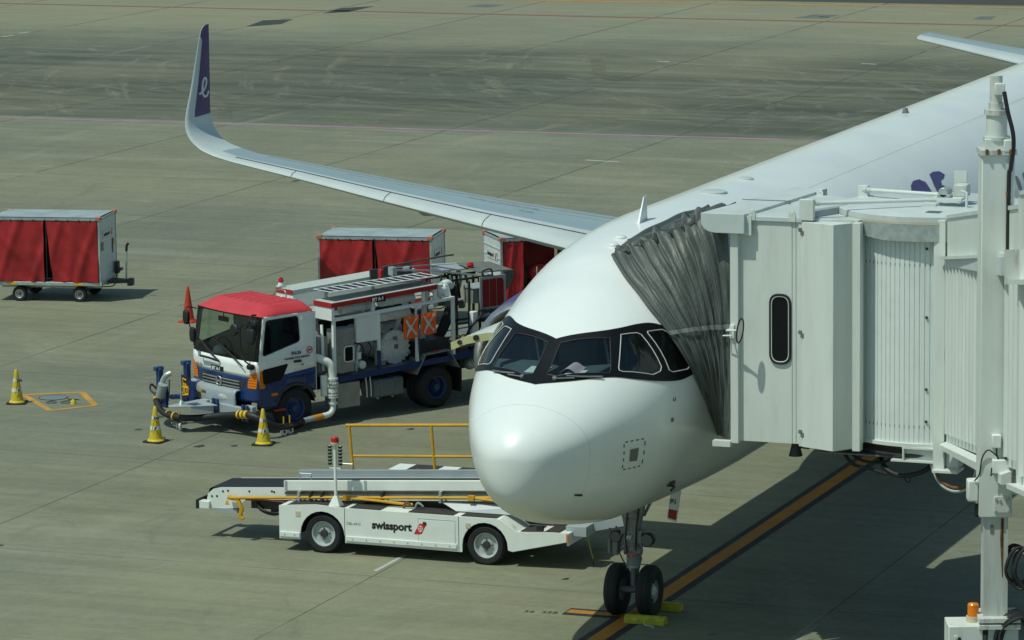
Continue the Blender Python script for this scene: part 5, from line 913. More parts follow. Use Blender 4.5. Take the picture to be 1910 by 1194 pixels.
MB().tube([(1.085+.035*cos(t),.008,.515+.045*sin(t)) for t in [2*pi*k/12 for k in range(13)]], .005, 5).box(1.08,1.09,.006,.009,.46,.57).box(1.04,1.13,.006,.009,.51,.52).build('logo_emblem', LWHITE, LD); MB().box(.99,1.04,.004,.02,.60,.63).build('door_latch', BLACK, LD)
text('CBL-4413', .06, MGREY, LD, (2.36,.002,.50), (-1,0,0), (0,0,1), depth=.001); text('TUG', .04, NAVY, LD, (-.42,-.10,.665), (-1,0,-.7), (0,1,0), depth=.001)
for x in (3.20,.28): MB().box(x-.04,x+.04,.001,.008,.58,.66).build('reflector_plate', BEIGE, LD)
lt = MB().box(-1.40,-1.36,-.02,.01,.46,.60).build('tail_lamp_cluster', BEIGE, LD)
for z in (.49,.53,.57): MB().cyl((-1.38,.008,z),(-1.38,.016,z),.018,10).build('tail_lamp', AMBER, lt)
# mast with beacon
MB().cyl((2.60,-.15,.76),(2.60,-.15,1.76),.026,12).hexa([(2.50,-.24,.757),(2.70,-.24,.757),(2.70,-.06,.757),(2.50,-.06,.757)],[(2.57,-.18,.92),(2.63,-.18,.92),(2.63,-.12,.92),(2.57,-.12,.92)]).build('beacon_mast', LW, LD)
bn = MB().cyl((2.60,-.15,1.76),(2.60,-.15,1.79),.07,16).build('beacon_base', BEIGE, LD); MB().lathe([(.065,0),(.065,.07),(.05,.085),(.001,.09)], (2.60,-.15,1.79), (0,0,1), 16).build('beacon_lens', REDL, bn)
for x in (2.69,2.51):
    for k in range(6): MB().cyl((x,-.15,1.42+.055*k),(x,-.15,1.45+.055*k),.030,12,.036).build('worklight_fin', BLACK, LD)
    MB().cyl((x,-.15,1.40),(x,-.15,1.73),.018,8).build('worklight_core', LW, LD)
MB().box(2.5,2.7,-.165,-.135,1.36,1.375).build('mast_bracket', LW, LD)
# conveyor, slightly rising to the right of the picture
CVa = .062
def cz(x, z): return z+CVa*(4.9-x)
def cbar(x0, x1, y0, y1, z0, z1, mb): return mb.hexa([(x0,y0,cz(x0,z0)),(x1,y0,cz(x1,z0)),(x1,y1,cz(x1,z0)),(x0,y1,cz(x0,z0))],[(x0,y0,cz(x0,z1)),(x1,y0,cz(x1,z1)),(x1,y1,cz(x1,z1)),(x0,y1,cz(x0,z1))])
XR = -1.3
cvf = MB(); prof = [(5.05,.60),(5.02,.74),(4.93,.815),(4.80,.84),(XR,.84),(XR,.62),(4.35,.64),(4.5,.50),(5.05,.50)]
for y in (-.50,-1.32): cvf.add([(x,y,cz(x,z)) for x,z in prof]+[(x,y-.03,cz(x,z)) for x,z in prof], [tuple(range(9)),tuple(range(9,18))[::-1]]+[(i,9+i,9+(i+1)%9,(i+1)%9) for i in range(9)])
cvo = cvf.build('conveyor_frame', LW, LD)
cbar(XR,4.93,-1.29,-.53,.77,.845,MB()).add([(4.93+.09*sin(R(t)),y,cz(4.93,.755)+.09*cos(R(t))) for y in (-1.29,-.53) for t in range(0,181,20)], [(i,i+1,11+i,10+i) for i in range(9)]).build('conveyor_belt', BELT, LD)
for x in (.1,): cbar(x-.02,x+.02,-1.28,-.54,.846,.852,MB()).build('belt_joint', GALV, LD)
cbar(XR,3.64,-.50,-.44,.80,.965,MB()).build('side_guide', LW, LD, .008); cbar(XR,3.80,-1.42,-1.37,.80,.96,MB()).build('side_guide', LGREY, LD, .004)
cbar(XR,3.64,-.502,-.47,.735,.775,MB()).build('lower_rail', MGREY, LD)
for x in (3.60,2.21): MB().box(x-.02,x+.02,-.437,-.432,cz(x,.80),cz(x,.965)).build('guide_joint', LGREY, LD)
for y,x in ((-.55,3.3),(-1.4,2.95)): MB().tube([(x+.1,y,cz(x,.96)),(x+.1,y,cz(x,1.06)),(x-.1,y,cz(x,1.06)),(x-.1,y,cz(x,.96))], .010, 6).build('grab_loop', CHROME, LD)
for x in (1.75,1.35): MB().tube([(x+.04,-1.5,1.0),(x+.02,-1.5,1.13),(x-.03,-1.5,1.14),(x-.05,-1.5,1.0)], .012, 6, smooth=3).build('hose_loop', mat('hose_red',(.25,.03,.02),.5) if x > 1.5 else MT['hose_red'], LD)
yr = MB().tube([(4.55,-.40,cz(4.55,.69)),(2.9,-.38,cz(2.9,.70)),(XR,-.38,cz(XR,.70))], .026, 8).build('folded_handrail', YEL, LD)
for x0,x1 in ((2.5,1.35),(.35,-.55)): MB().tube([(x0,-.37,cz(x0,.70)),(x1,-.33,cz(x1,.60))], .024, 8).box(x0-.04,x0+.06,-.40,-.33,cz(x0,.66),cz(x0,.74)).build('rail_strut', YEL, LD)
for x in (3.35,3.15,2.95,1.9,.9): MB().box(x-.02,x+.02,-.44,-.36,cz(x,.62),cz(x,.80)).build('rail_bracket', random.choice([GALV,DGREY]), LD)
MB().tube([(4.62,-.42,cz(4.6,.70)),(4.45,-.42,cz(4.45,.66)),(4.38,-.42,cz(4.38,.50)),(4.42,-.42,cz(4.42,.40)),(4.36,-.42,cz(4.36,.34))], .04, 8).build('rail_hinge_arm', YEL, LD); MB().tube([(4.30,-.40,.70),(3.9,-.40,.71),(3.6,-.40,.70)], .015, 6).build('red_cable', MT['hose_red'], LD)
bmp = MB().box(4.98,5.16,-.60,-.44,cz(5,.50),cz(5,.62)).box(4.98,5.16,-1.36,-1.2,cz(5,.50),cz(5,.62)).build('bumper_bracket', LW, LD, .005); MB().box(5.16,5.21,-1.38,-.42,.49,.64).build('rubber_bumper', BLACK, LD, .01)
MB().box(4.50,4.85,-.60,-.48,.44,.51).build('warning_tray', LGREY, LD); MB().prism([(4.72,.58),(4.64,.58),(4.68,.66)], 'y', -.4985, -.4955).build('warning_triangle', NUMY, LD)
for x,z in ((4.75,.80),(4.66,.81),(4.28,.80),(3.88,.80),(3.84,.79),(4.95,.72),(4.86,.72)): MB().cyl((x,-.50,cz(x,z-.02)),(x,-.494,cz(x,z-.02)),.017,10).build('frame_hole', BLACK, cvo)
MB().box(.0,4.3,-1.2,-.6,.52,.64).box(3.6,4.0,-1.0,-.7,.42,.55).build('conveyor_underframe', DGREY, LD); MB().tube([(4.2,-.6,.66),(4.1,-.55,.52),(3.85,-.55,.46),(3.6,-.6,.55),(3.5,-.6,.62)], .03, 8, smooth=5).tube([(4.1,-.7,.64),(3.95,-.66,.55),(3.7,-.66,.54),(3.5,-.7,.62)], .02, 8, smooth=4).build('hydraulic_hose', BLACK, LD); MB().box(3.54,3.72,-.62,-.42,.44,.60).build('hose_manifold', GALV, LD)
MB().hexa([(.75,-.45,.77),(-.6,-.45,.77),(-.6,-.30,.77),(.6,-.30,.77)][::-1],[(.95,-.45,.87),(-.6,-.45,.90),(-.6,-.38,.90),(.85,-.38,.87)][::-1]).build('lift_cover', LGREY, LD)
MB().box(-.2,2.3,-1.36,-.47,.64,.74).build('deck_well', DGREY, LD)
for x in (1.45,1.25): MB().tube([(x+.06,-.32,.76),(x,-.30,.86),(x-.08,-.32,.80)], .02, 6, smooth=3).build('pivot_bracket', RUST if x > 1.3 else GALV, LD)
text('GUIDE', .05, INK, LD, (-.05,-.47,.80), (-1,0,0), (0,0,1), depth=.001)
# operator side on the far half
fdm = MB().box(-.6,2.42,-2.35,-1.60,.45,1.04).build('operator_cabinet', LW, LD, .01)
for x0 in (1.63,.83,.03,-.5): MB().box(x0,x0+.48,-2.32,-1.66,1.041,1.047).build('grip_strip', GRIP, LD)
MB().box(2.05,2.22,-1.72,-1.66,1.041,1.06).build('deck_hinge', DGREY, LD)
hr = MB(); hr.tube([(2.98,-1.47,1.80),(-.8,-1.47,2.02)], .026, 8); hr.tube([(2.86,-1.47,1.30),(-.8,-1.47,1.50)], .022, 8)
for x in (2.86,1.42,-.02): hr.tube([(x+.07,-1.47,1.81+.055*(2.98-x)),(x,-1.47,.90)], .026, 8)
hr.build('raised_handrail', YEL, LD)
# rear hitch end under the nose
MB().box(-1.62,-1.28,-.62,-.20,.52,.68).build('rear_light_box', LGREY, LD, .005); MB().hexa([(-1.62,-.55,.55),(-1.62,-.52,.55),(-2.35,-.52,.72),(-2.35,-.55,.72)],[(-1.62,-.55,.70),(-1.62,-.52,.70),(-2.35,-.52,.84),(-2.35,-.55,.84)]).build('tail_arm', LGREY, LD); MB().tube([(-2.0,-.5,.66),(-2.02,-.48,.60),(-1.95,-.47,.58),(-1.9,-.48,.63)], .015, 6, smooth=3).build('tow_hook', BLACK, LD)
MB().box(-.95,-.85,-.12,-.04,.60,.68).build('deck_cleat', BLACK, LD); MB().box(-1.2,-.4,-1.5,-.6,.6,.66).build('tow_well', BLACK, LD)
# earthing lead hanging from the loader tail
gl = empty('earthing_lead', LO+V((.42,-1.55,0)), R(90), 'thin earthing lead with a green tag hanging below the loader tail', 'cable')
MB().tube([(0,0,.60),(-.02,0,.45),(-.05,0,.30),(-.09,0,.16),(-.11,0,.10)], .006, 6, smooth=4).build('lead_wire', CONEY, gl); MB().box(-.03,.0,-.008,.008,.42,.52).build('lead_tag', GREENT, gl); MB().cyl((-.105,0,.0),(-.10,0,.13),.012,8).build('lead_clip', BLACK, gl)
# ---------------------------------------------------------------- boarding bridge
JB0 = V((4.3,-4.75,0)); JB = empty('boarding_bridge', JB0, 0, 'cream painted boarding bridge with grey folded canopy pressed against the airliner door', 'boarding bridge')
JBP = []
def jb(mb, name, m, parent=None, bev=0, ang=35):
    mb.v = [(x-JB0.x, y-JB0.y, z) for x,y,z in mb.v] ; o = mb.build(name, m, parent or JB, bev, ang); return o
W = jb(MB().box(3.10,3.16,-3.16,-2.28,3.13,6.28), 'cab_front_wall', CREAM)
jb(MB().box(3.16,5.2,-4.06,-2.30,3.18,6.24), 'cab_body', CREAM2); jb(MB().box(5.2,8.7,-4.3,-2.4,3.18,5.1), 'cab_shadow_block', CREAM2); jb(MB().box(3.02,3.16,-2.30,-2.185,3.10,6.10), 'front_post', CREAM, None, .006)  # low block behind the cab is unseen, added to stretch its ground shadow
jb(MB().box(3.092,3.10,-3.062,-3.054,3.14,6.27).box(3.092,3.10,-3.118,-3.112,3.14,6.27), 'panel_seam', SEAM, W)
jb(MB().box(3.085,3.20,-3.26,-3.161,3.10,6.25), 'side_strip', CREAM, None, .004)
wn = rnd([(-2.75,4.26),(-3.035,4.26),(-3.035,5.22),(-2.75,5.22)], .13, 6)
wo = jb(MB().prism(wn, 'x', 3.085, 3.10), 'cab_window', BLACKG, W); jb(MB().tube([(3.085,a,b) for a,b in wn+[wn[0]]], .020, 6), 'window_gasket', BLACK, wo); wi = [( (a+2.8925)*.87-2.8925, (b-4.74)*.96+4.74) for a,b in wn]; jb(MB().tube([(3.078,a,b) for a,b in wi+[wi[0]]], .008, 6), 'window_trim', TRIM, wo)
eb = MB().prism([(3.08,-3.23),(3.0,-3.23),(2.80,-3.74),(3.13,-3.98),(3.2,-3.98),(3.2,-3.23)], 'z', 3.11, 6.27); jb(eb, 'equipment_housing', CREAM, None, .006)
for z in (6.13,4.70,3.30): jb(MB().box(2.985,3.01,-3.27,-3.215,z-.05,z+.01).box(2.985,3.01,-3.235,-3.185,z,z+.05), 'hinge', MGREY, W)
jb(MB().box(2.97,3.12,-4.075,-3.965,3.10,6.28), 'housing_post', CREAM, None, .004)
# curved slat curtain of the rotating cab
RC = V((4.3,-4.75)); 
def cyl_pt(phi, r, z): return (RC.x-r*cos(R(phi)), RC.y-r*sin(R(phi)), z)
def slat(u, v):
    phi = -82+120*u; k = (phi/3.3)%1.0; return cyl_pt(phi, 1.22+.006*(1 if .10 < k < .90 else -.7), 3.24+2.93*v)
jb(MB().grid(slat, 720, 1), 'slat_curtain', mat('curtain_slats',(.68,.745,.735),.4,var=.06,dirt=.12,dirtcol=(.35,.34,.28)), None, 0, 25)
for z in (5.72,3.47):
    sl = MB()
    for k in range(-17,6): sl.tube([cyl_pt(k*3.3,1.232,z-.02),cyl_pt(k*3.3,1.232,z+.02)], .004, 4)
    jb(sl, 'slat_slots', DGREY)
for z in (5.95,5.0,4.0,3.55): jb(MB().cyl(cyl_pt(11,1.23,z),cyl_pt(11,1.245,z),.02,8), 'curtain_bolt', DGREY)
jb(MB().lathe([(1.15,.0),(1.27,0),(1.27,.05),(1.15,.05)], (RC.x,RC.y,3.19), (0,0,1), 64), 'curtain_sill', CREAM); jb(MB().lathe([(.9,.0),(1.20,0),(1.22,.05),(1.16,.10),(1.19,.16),(.9,.16)], (RC.x,RC.y,3.02), (0,0,1), 64), 'slew_ring', DGREY)
jb(MB().lathe([(.001,.12),(1.32,.105),(1.345,.095),(1.345,.0),(1.32,-.01)], (RC.x,RC.y,6.30), (0,0,1), 72), 'roof_turntable', CREAM2); jb(MB().lathe([(1.352,.0),(1.352,.03)], (RC.x,RC.y,6.295), (0,0,1), 72), 'turntable_band', BEIGE)
jb(MB().grid(lambda u,v:(lambda ph:cyl_pt(ph,1.35,6.31-v*(.10+.15*min(1,max(0,(ph+75)/60)))))(-85+112*u), 60, 2), 'drip_skirt', GALV)
# roof
jb(MB().prism([(3.07,-2.25),(5.6,-2.5),(5.45,-2.95),(5.15,-3.45),(5.3,-4.0),(5.55,-4.6),(3.07,-4.02)], 'z', 6.245, 6.31), 'cab_roof', CREAM2, None, .006)
hd = MB(); yz = [(-1.79,6.35),(-1.79,6.20),(-1.83,6.13),(-1.90,6.09),(-2.0,6.075),(-2.42,6.075),(-2.42,6.35)]
def hsec(x, t): return [(x, y-.42*t if False else -1.79-.42*t+(y+1.79)*(1-.2*t), 6.35+(z-6.35)*(1-.45*t)) for y,z in yz]
s0, s1 = hsec(2.93,0), hsec(5.95,1); n_ = len(s0); hd.add(s0+s1, [tuple(range(n_)), tuple(range(n_,2*n_))[::-1]]+[(i,n_+i,n_+(i+1)%n_,(i+1)%n_) for i in range(n_)]); ho = jb(hd, 'canopy_hood', CREAM2, None, .006)
jb(MB().box(4.4,4.42,-2.60,-1.92,6.352,6.36).box(4.4,4.42,-2.635,-2.60,6.20,6.36), 'hood_joint', MGREY, ho); jb(MB().hexa([(3.0,-2.40,6.05),(3.03,-2.40,6.05),(3.03,-2.50,6.05),(3.0,-2.50,6.05)],[(3.0,-2.40,6.32),(3.03,-2.40,6.32),(3.03,-2.50,6.32),(3.0,-2.50,6.32)]), 'hood_bracket', CREAM)
for x,y in ((3.06,-2.49),(3.06,-3.07),(5.45,-2.75)): jb(MB().prism([(y-.05,6.25),(y+.05,6.25),(y+.05,6.36),(y+.03,6.40),(y-.03,6.40),(y-.05,6.36)], 'x', x, x+.03).cyl((x-.004,y,6.36),(x+.002,y,6.36),.014,8), 'lifting_lug', CREAM, None, .004)
# drive rods on the roof
b1 = V((3.02,-3.30,6.52)); b2 = V((4.85,-3.58,6.50)); m1 = V((4.15,-4.85,6.53))
for b,w_ in ((b1,.10),(b2,.07)): jb(MB().box(b.x-.04,b.x+.06,b.y-w_,b.y+w_,6.29,b.z+.06), 'rod_bracket', CREAM, None, .006)
for b,e in ((b1,V((4.05,-4.85,6.50))),(b2,V((4.3,-4.82,6.54)))):
    ro = jb(MB().cyl(b,e,.028,12), 'drive_rod', CREAM); jb(MB().cyl(b+(e-b)*.0,b+(e-b)*.05,.045,12).cyl(b+(e-b)*.05,b+(e-b)*.10,.034,10), 'rod_end', CREAMR, ro)
jb(MB().box(4.0,4.3,-5.22,-4.80,6.50,6.53), 'motor_plate', CREAM); jb(MB().cyl((4.05,-4.95,6.60),(4.3,-4.95,6.60),.07,14).box(4.05,4.2,-5.05,-4.86,6.53,6.58), 'slew_motor', GALV, None, .01); jb(MB().box(4.45,4.48,-5.18,-5.0,6.53,6.86), 'white_plate', CREAM); jb(MB().box(4.2,4.4,-5.25,-5.06,6.53,6.70), 'motor_cover', CREAMR, None, .015)
jb(MB().tube([(4.0,-5.30,6.40),(4.0,-5.30,6.62),(4.0,-5.22,6.64)], .02, 8), 'conduit_bend', CREAM); jb(MB().box(3.3,3.5,-5.05,-4.85,6.50,6.54), 'name_block', CREAM)
jb(MB().hexa([(3.1,-3.35,6.31),(5.2,-4.2,6.31),(5.22,-4.15,6.31),(3.12,-3.30,6.31)],[(3.1,-3.35,6.40),(5.2,-4.2,6.40),(5.22,-4.15,6.40),(3.12,-3.30,6.42)]), 'roof_kerb', LGREY)
# post beside the curtain, floor beam
jb(MB().box(3.02,3.2,-5.26,-5.10,2.92,6.36), 'tunnel_post', CREAM, None, .006); jb(MB().box(2.9,3.25,-5.48,-5.12,2.88,2.92), 'post_foot', CREAM, None, .004); jb(MB().box(3.1,3.35,-5.44,-5.27,2.92,3.35), 'post_stub', CREAM)
fbm = MB().box(3.03,3.2,-5.10,-4.66,3.165,3.19).box(3.03,3.2,-5.10,-4.50,2.98,3.005).box(3.10,3.13,-5.10,-4.66,3.005,3.165).box(3.03,3.1,-4.685,-4.665,3.005,3.165); jb(fbm, 'floor_beam', CREAM)
jb(MB().box(3.2,5.4,-5.6,-3.4,3.0,3.02), 'cab_underside', MGREY)
jb(MB().tube([(3.5,-4.2,3.0),(3.3,-4.35,2.82),(3.2,-4.6,2.75),(3.2,-4.9,2.82),(3.3,-5.1,2.98)], .035, 8, smooth=5).tube([(3.3,-3.75,3.0),(3.25,-3.9,2.86),(3.2,-4.15,2.82),(3.2,-4.4,2.76)], .025, 8, smooth=5).tube([(3.4,-3.8,3.0),(3.35,-4.0,2.9),(3.3,-4.3,2.9),(3.35,-4.5,3.0)], .02, 6, smooth=5).tube([(3.2,-4.62,2.75),(3.2,-4.68,2.68),(3.2,-4.72,2.66),(3.2,-4.74,2.71),(3.2,-4.68,2.76)], .010, 5), 'hanging_cable', BLACK)
for o_ in (0,.05): jb(MB().tube([(3.1,-5.1+o_,2.98),(3.0,-5.2,2.78-o_),(2.95,-5.42,2.68-o_),(2.95,-5.65,2.76-o_),(2.9,-5.75,3.0)], .022, 8, smooth=6), 'looped_hose', GALV if o_ else RUST)
jb(MB().cyl((3.3,-3.05,2.92),(3.3,-3.05,3.12),.10,12,.05).tube([(3.3,-3.1,3.05),(3.3,-3.25,3.04)], .02, 6), 'floodlight', DGREY)
# tunnel running back towards the terminal
TD = V((-cos(R(20.9)),-sin(R(20.9)))); TN = V((.357,-.934)); SL = .15
def tp(t, n, z): q = V((3.05,-5.28))+TD*t+TN*n; return (q.x, q.y, z+SL*t)
def tbox(t0, t1, n0, n1, z0, z1, mb): return mb.hexa([tp(t0,n0,z0),tp(t0,n1,z0),tp(t1,n1,z0),tp(t1,n0,z0)],[tp(t0,n0,z1),tp(t0,n1,z1),tp(t1,n1,z1),tp(t1,n0,z1)])
def tseg(t0, t1, n0, n1, z0, z1, name, rib):
    o = jb(tbox(t0,t1,n0,n1,z0,z1,MB()), name, CREAM)
    jb(tbox(t0,t1,n0-.02,n1+.02,z1,z1+.05,MB()), 'tunnel_roof', CREAM2, o)
    t = t0+.25
    while t < t1-.3:
        jb(MB().hexa([tp(t,n0,z0+.12),tp(t+.18,n0,z0+.12),tp(t+.15,n0-.055,z0+.12),tp(t+.04,n0-.055,z0+.12)][::-1],[tp(t,n0,z1-.62),tp(t+.18,n0,z1-.62),tp(t+.15,n0-.055,z1-.62),tp(t+.04,n0-.055,z1-.62)][::-1]), 'wall_rib', CREAM, o); t += rib
    return o
t1 = tseg(0,9.0,0,2.5,3.30,6.38,'inner_tunnel',.42); t2 = tseg(8.9,26,-.10,2.66,3.18,6.52,'outer_tunnel',.6)
jb(tbox(.05,7.4,-.12,0,5.82,5.86,MB()), 'cable_rail', CREAM, t1); jb(MB().hexa([tp(.05,-.04,5.74),tp(.05,0,5.74),tp(7.4,0,5.60),tp(7.4,-.14,5.60)],[tp(.05,-.04,5.82),tp(.05,0,5.82),tp(7.4,0,5.82),tp(7.4,-.14,5.82)]), 'rail_web', CREAM2, t1)
jb(MB().hexa([tp(.05,-.10,3.20),tp(.05,0,3.20),tp(7.4,0,3.10),tp(7.4,-.12,3.10)],[tp(.05,-.10,3.26),tp(.05,0,3.30),tp(7.4,0,3.26),tp(7.4,-.12,3.22)]), 'floor_flange', CREAM, t1)
for z in (5.62,4.52,3.45): jb(MB().box(3.0,3.1,-5.36,-5.27,z-.06,z+.06), 'joint_bracket', MGREY, None, .005); jb(MB().cyl((2.98,-5.32,z),(3.02,-5.32,z),.03,10), 'bracket_bolt', CREAM)
jb(tbox(8.72,8.9,-.26,-.05,5.5,5.9,MB()), 'end_bracket', CREAMR, t2); jb(tbox(8.9,26,-.24,-.10,5.50,5.56,MB()), 'outer_rail', CREAM, t2); jb(tbox(8.82,8.9,-.12,2.68,3.18,6.5,MB()), 'end_frame', CREAM, t2); jb(tbox(8.9,26,-.24,-.10,3.14,3.20,MB()), 'outer_flange', CREAM, t2)
# lifting column with its cabinet
LC = V((-3.31,-7.57))
def cp(a, b, z): q = LC+TD*a+TN*b; return (q.x, q.y, z)     # a towards the camera, b to the right
def cbox(a0, a1, b0, b1, z0, z1, mb=None): mb = mb or MB(); return mb.hexa([cp(a0,b0,z0),cp(a0,b1,z0),cp(a1,b1,z0),cp(a1,b0,z0)],[cp(a0,b0,z1),cp(a0,b1,z1),cp(a1,b1,z1),cp(a1,b0,z1)])
col = jb(cbox(-.2,.2,-.195,.195,3.72,8.08), 'lift_column', CREAM, None, .012)
jb(cbox(-.23,.23,-.215,.215,8.08,8.14), 'column_cap', CREAMR, col); jb(cbox(-.14,.14,-.15,.15,8.14,8.26,MB()).cyl(cp(0,0,8.26),cp(0,0,8.56),.125,20), 'screw_housing', CREAM, col, .006); jb(MB().cyl(cp(0,0,8.24),cp(0,0,8.28),.16,20), 'housing_flange', CREAMR, col); jb(MB().cyl(cp(0,0,8.54),cp(0,0,8.60),.15,20), 'housing_flange', CREAMR, col)
jb(MB().cyl(cp(0,-.01,8.6),cp(0,-.01,8.68),.09,16).cyl(cp(0,-.01,8.68),cp(0,-.01,9.0),.075,16), 'limit_switch_tube', CREAMR, col); jb(cbox(.05,.15,-.04,.08,8.78,8.92), 'switch_box', CREAM, col, .01); jb(cbox(.18,.24,.06,.17,8.12,8.26), 'cap_lug', CREAM, col, .01)
for b in (-.14,.0,.14): jb(MB().cyl(cp(.235,b,8.09),cp(.235,b,8.15),.02,6), 'cap_bolt', RUST, col)
leg_ = jb(cbox(-.15,.15,-.135,.155,2.49,3.72), 'inner_leg', mat('leg_paint_streaked',(.50,.55,.53),.45,var=.15,scale=2,dirt=.5,dirtcol=(.2,.22,.2),stretch=(4,4,.4)), JB); 
jb(MB().add([cp(.153,.07,3.70),cp(.153,.105,3.70),cp(.153,.10,3.3),cp(.153,.095,2.98),cp(.153,.085,2.98),cp(.153,.06,3.45)], [(0,5,4,3,2,1)]), 'rust_streak', RUST, leg_); jb(MB().add([cp(.154,.08,3.70),cp(.154,.092,3.70),cp(.154,.09,3.35),cp(.154,.078,3.35)], [(0,3,2,1)]), 'grease_streak', BLACK, leg_)
jb(cbox(.15,.158,-.06,-.02,3.52,3.62), 'leg_smudge', GALV if False else MGREY, leg_)
jb(cbox(-.28,.28,-.20,.30,2.44,2.50), 'base_plate', CREAMR, JB, .006); jb(cbox(-.28,.28,-.20,.30,2.36,2.42), 'base_plate', CREAMR, JB, .006); jb(cbox(-.22,.22,-.08,.28,1.2,2.36), 'bogie_neck', CREAM2); 
jb(MB().tube([cp(.21,.06,8.83),cp(.24,.10,8.6),cp(.26,.16,8.35),cp(.24,.17,8.15),cp(.22,.14,7.9),cp(.215,.12,7.6),cp(.215,.115,5.0),cp(.215,.12,4.45)], .026, 8, smooth=4), 'power_cable', BLACK, col)
for z in (7.6,6.6,5.7): jb(cbox(.2,.235,.09,.14,z,z+.04), 'cable_clip', RUST, col)
jb(cbox(.2,.29,-.06,.05,4.58,4.74), 'junction_box', CREAM, col, .012); jb(cbox(.2,.33,-.055,.19,4.28,4.44), 'terminal_box', CREAM, col, .008); jb(cbox(.2,.215,-.02,.17,3.78,3.98), 'inspection_cover', CREAMR, col, .004)
for a,b in ((0.0,3.80),(.15,3.80),(0.0,3.95),(.15,3.95),(.05,3.93),(.12,3.93)): jb(MB().cyl(cp(.215,a,b),cp(.23,a,b),.016,8), 'cover_bolt', GALV, col)
jb(cbox(-.05,.14,-.33,-.20,3.90,4.16), 'control_case', CREAM, col, .02); jb(cbox(0,.1,-.24,-.19,3.70,3.86), 'bell_block', BLACK, col, .02)
jb(MB().tube([cp(.24,.0,4.58),cp(.25,.0,4.5),cp(.25,.02,4.44)], .010, 5).tube([cp(.26,.0,4.48),cp(.24,-.10,4.55),cp(.22,-.17,4.45),cp(.2,-.20,4.25),cp(.15,-.25,4.16)], .009, 5, smooth=4).tube([cp(.26,-.03,4.28),cp(.27,-.07,4.24),cp(.27,-.06,4.34)], .009, 5), 'control_cable', BLACK, col)
jb(MB().tube([cp(.3,.12,4.27),cp(.3,.28,4.22),cp(.28,.42,4.10)], .022, 8), 'flexible_conduit', GALV, col)
cab_ = jb(cbox(-.25,.25,-.56,-.15,1.7,2.40), 'drive_cabinet', CREAM, JB, .01); jb(cbox(-.18,.2,-.14,-.07,2.28,2.34), 'cabinet_gap', BLACK, cab_)
for b,z in ((-.47,2.27),(-.43,2.25),(-.45,2.2),(-.45,2.12)): jb(MB().cyl(cp(.25,b,z),cp(.265,b,z),.02,10), 'push_button', BLACK if b == -.43 else LWHITE, cab_)
bc_ = jb(MB().cyl(cp(.0,-.24,2.40),cp(.0,-.24,2.47),.085,20), 'beacon_base', BEIGE, cab_); jb(MB().lathe([(.068,0),(.068,.14),(.055,.155),(.001,.16)], cp(.0,-.24,2.47), (0,0,1), 20), 'beacon_lens', AMBER, bc_)
# bogie on the ground
jb(cbox(-.35,.35,-1.0,1.6,.95,1.25), 'bogie_beam', CREAM2, JB, .02)
for b in (-.8,1.4):
    c0, c1 = cp(0,b-.22,.55), cp(0,b+.22,.55); jb(MB().cyl(c0,c1,.55,40), 'bogie_wheel', RUB, JB, .03); jb(cbox(-.12,.12,b-.3,b-.24,.5,1.0), 'wheel_fork', CREAM2)
jb(cbox(-.2,.2,.195,3.2,4.0,4.3), 'cross_beam', CREAM2); jb(cbox(-.2,.2,2.9,3.3,2.4,8.08), 'far_column', CREAM2)
# folded canopy pressed on the fuselage
CC = [(4.23,-113.9),(3.74,-101.3),(3.38,-90),(3.17,-77.6),(3.04,-63.5),(3.03,-51.7),(3.08,-39.1),(3.24,-26.9),(3.5,-15),(3.83,-6.4),(3.88,-5.4),(3.96,-5.6),(4.55,-8),(5.3,-10.5),(6.1,-12.5),(6.9,-14)]
FF = [(3.13,-2.12,3.13),(3.13,-2.14,3.55),(3.13,-2.16,3.98),(3.13,-2.17,4.4),(3.13,-2.17,4.8),(3.13,-2.17,5.15),(3.13,-2.15,5.55),(3.14,-2.12,5.9),(3.18,-2.05,6.2),(3.28,-1.99,6.33),(3.30,-1.98,6.345),(3.36,-1.98,6.33),(3.9,-1.98,6.10),(5.0,-2.0,6.0),(6.0,-2.1,6.0),(6.9,-2.15,6.0)]
CP = [FS(a,t,.03) for a,t in CC]; FP = [V(p) for p in FF]
def crv(P_, u):
    k = u*(len(P_)-1); i = min(int(k),len(P_)-2); t = k-i; p0=P_[max(i-1,0)];p1=P_[i];p2=P_[i+1];p3=P_[min(i+2,len(P_)-1)]
    return .5*((2*p1)+(p2-p0)*t+(2*p0-5*p1+4*p2-p3)*t*t+(3*p1-p0-3*p2+p3)*t**3)
NF = 8
FAMP = [random.uniform(.75,1.3) for _ in range(12)]
